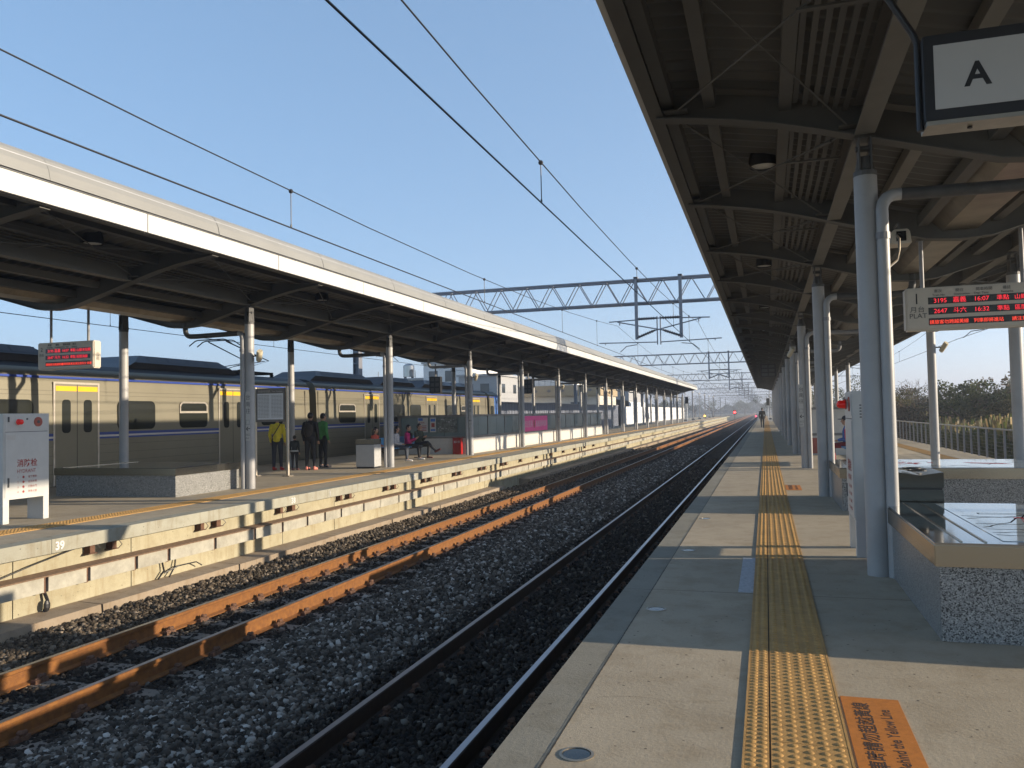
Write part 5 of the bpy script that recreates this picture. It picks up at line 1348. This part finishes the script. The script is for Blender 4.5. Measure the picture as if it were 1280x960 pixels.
    tl = [('b', tuple(ch), (r(.178), r(.13), r(.215))), ('c', V_(0, lean*.2, hz+.03), ch, r(.135), r(.13)), ('c', sh[-1], sh[1], r(.066), r(.066)), ('b', (0, 0, r(hz)+r(.0)), (r(.165), r(.125), r(.09))), ('c', nk+V_(0, 0, -.06), nk+V_(0, 0, .0), r(.075), r(.062))]
    for s in (-1, 1): tl += [('c', sh[s], el[s], r(.066), r(.054)), ('c', el[s], el[s]+(wr[s]-el[s])*.93, r(.052), r(.04))]
    fuse('jacket', tl, cloth(top), t, .013*k_)
    ll_ = [('b', (0, 0, r(hz)-r(.0)), (r(.158), r(.118), r(.11)))]
    for s in (-1, 1): ll_ += [('c', hip[s], kn[s], r(.093), r(.066)), ('c', kn[s], an[s]+(kn[s]-an[s])*.06, r(.063), r(.046))]
    fuse('trousers', ll_, cloth(legs), t, .012*k_)
    for s in (-1, 1):
        fuse('shoe', [('c', an[s]+V_(0, -.01, -.03), toe[s]+V_(0, .03, 0), r(.046), r(.036)), ('c', an[s]+V_(0, -.02, .0), an[s]+V_(0, -.02, -.035), r(.042), r(.045))], cloth(shoes), t, .012*k_)
    hl = [('b', tuple(hd+V_(0, -.014, .022)), (r(.085), r(.098), r(.108)))]
    if hair == 'long': hl += [('c', hd+V_(0, -.06, .0), nk+V_(0, -.09, -.10), r(.075), r(.05)), ('c', hd+V_(.07, -.02, -.02), nk+V_(.08, -.02, -.06), r(.03), r(.025)), ('c', hd+V_(-.07, -.02, -.02), nk+V_(-.08, -.02, -.06), r(.03), r(.025))]
    if hair == 'bun': hl += [('b', tuple(hd+V_(0, -.11, .04)), (r(.045),)*3)]
    hq = fuse('hair', hl, m_hair, t, .012*k_)
    # trim hair off the face
    bm = bmesh.new(); bm.from_mesh(hq.data)
    dl = [f for f in bm.faces if f.calc_center_median().y > hd.y+r(.045) and f.calc_center_median().z < hd.z+r(.062) and abs(f.calc_center_median().x) < r(.078)]
    bmesh.ops.delete(bm, geom=dl, context='FACES'); bm.to_mesh(hq.data); bm.free()
    if cap:
        q = MB().lathe([(r(.093), 0), (r(.092), r(.03)), (r(.075), r(.075)), (r(.03), r(.1)), (0, r(.104))], tuple(hd+V_(0, -.01, .045)), 18)
        q.ball(tuple(hd+V_(0, .12, .05)), (r(.07), r(.075), r(.012)), 12); q.build('cap', cloth(cap), t, off=(0, 0, 0), smooth=True)
    if extras: extras(t, k_, V_, dict(ch=ch, hd=hd, sh=sh, hz=hz, wr=wr))
    t.rotation_euler = (0, 0, head); return t
def bagstrap(t, k_, V_, J):
    MB().path([V_(.13, -.12, J['hz']+.50), V_(.02, -.155, J['hz']+.3), V_(-.12, -.14, J['hz']+.1)], .014, 6).build('shoulder_strap', m_black, t, off=(0, 0, 0))
def backpack(t, k_, V_, J):
    fuse('backpack', [('b', tuple(V_(.02, -.2, J['hz']+.27)), (.15, .1, .2)), ('b', tuple(V_(.02, -.25, J['hz']+.15)), (.11, .07, .1))], cloth((.035, .028, .022)), t, .014)
    for s in (-1, 1): MB().path([V_(s*.1, -.13, J['hz']+.42), V_(s*.11, -.02, J['hz']+.52), V_(s*.11, .13, J['hz']+.4), V_(s*.12, .1, J['hz']+.18)], .018, 6).build('pack_strap', m_black, t, off=(0, 0, 0))
def belt(t, k_, V_, J):
    MB().lathe([(.128, 0), (.13, .02), (.128, .04)], tuple(V_(0, 0, J['hz']-.02)), 18).build('white_hem', m_signwhite, t, off=(0, 0, 0))
def scarf(t, k_, V_, J):
    fuse('scarf', [('c', V_(-.04, .13, J['hz']+.45), V_(-.03, .14, J['hz']+.22), .03, .04), ('c', V_(.04, .13, J['hz']+.45), V_(.05, .14, J['hz']+.18), .03, .035), ('c', V_(-.07, .05, J['hz']+.5), V_(.07, .05, J['hz']+.5), .045, .045)], cloth((.02, .02, .02)), t, .012)
def redsleeve(t, k_, V_, J):
    pass
PI = math.pi
person((-13.77, 20.96, 0), 0.25, 1.62, 'stand', (.70, .56, .04), (.03, .033, .045), (.45, .03, .03), 'woman in a yellow jacket and red shoes, standing with her back turned behind the timetable', 'short', extras=bagstrap)
person((-13.25, 21.05, 0), 0.1, 1.02, 'stand', (.035, .04, .04), (.02, .02, .022), (.2, .08, .07), 'small child in dark clothes standing between the timetable post and a column', 'short', extras=belt)
person((-12.75, 21.1, 0), 0.15, 1.68, 'stand', (.018, .016, .017), (.02, .02, .022), (.6, .2, .16), 'woman in black with a backpack and pink shoes seen from behind on the far platform', 'bun', extras=backpack, arms='down')
person((-12.95, 22.15, 0), -.5, 1.66, 'stand', (.06, .22, .06), (.013, .013, .014), (.02, .02, .03), 'person in a green jacket half hidden behind the woman in black', 'short', arms='down')
person((-11.95, 9.75, 0), -PI/2, 1.52, 'stand', (.03, .03, .04), (.02, .025, .05), (.25, .25, .27), 'person standing hidden behind the left hydrant cabinet, only jeans and shoes showing', 'short')
S_ = -PI/2
person((-12.1, 23.9, -.03), S_, 1.6, 'sit', (.42, .06, .03), (.03, .03, .035), (.5, .5, .5), 'seated woman in an orange red top behind the steel bin', 'long', arms='lap', lean=.03)
person((-12.1, 25.47, -.03), S_+.15, 1.6, 'sit', (.42, .41, .42), (.05, .06, .08), (.62, .6, .58), 'seated girl in white and grey with long black hair, beside the column', 'long', arms='lap', lean=.04)
person((-12.1, 26.5, -.03), S_+.1, 1.64, 'sit', (.50, .02, .14), (.018, .018, .02), (.62, .6, .58), 'seated woman in a bright pink jacket on the blue bench', 'short', arms='phone', extras=scarf)
person((-12.1, 27.35, -.03), S_-.25, 1.68, 'sit', (.035, .045, .03), (.022, .025, .03), (.12, .02, .02), 'seated man in dark green with legs crossed on the blue bench', 'short', arms='phone', crossed=True, lean=.06)
rp = person((2.15, 24.24, -.03), -S_, 1.7, 'sit', (.05, .13, .38), (.22, .02, .03), (.05, .05, .05), 'seated man in a cap and a blue and red jacket on the right platform', 'short', cap=(.03, .035, .05), arms='lap', lean=.05)
fuse('red_sleeve', [('c', (-.175, .04, .93), (-.225, .05, .69), .072, .058), ('c', (.175, .04, .93), (.225, .05, .69), .072, .058)], cloth((.55, .015, .03)), rp, .012)
person((-.28, 70, 0), .05, 1.66, 'walk', (.012, .012, .014), (.02, .02, .025), (.02, .02, .02), 'dark clothed person walking away far along the right platform', 'short')
person((-11.6, 84, 0), -.6, 1.65, 'stand', (.16, .22, .36), (.1, .13, .2), (.05, .05, .05), 'tiny distant person in blue grey clothes on the far left platform', 'short')

# ------------------------------------------------------------------ air
def haze(d):
    m = bpy.data.materials.new('haze'); m.use_nodes = True; n = m.node_tree; n.nodes.clear()
    o = n.nodes.new('ShaderNodeOutputMaterial'); v = n.nodes.new('ShaderNodeVolumePrincipled')
    v.inputs['Density'].default_value = d; v.inputs['Color'].default_value = (.82, .88, 1, 1); v.inputs['Anisotropy'].default_value = .3
    n.links.new(v.outputs[0], o.inputs['Volume']); b = MB().box(-3200, 3200, -80, 6200, -2.6, 60).build('haze', m); tag(b, 'thin pale haze over the railway', 'haze', kind='stuff'); return b
HAZE = .0011
if HAZE: haze(HAZE)
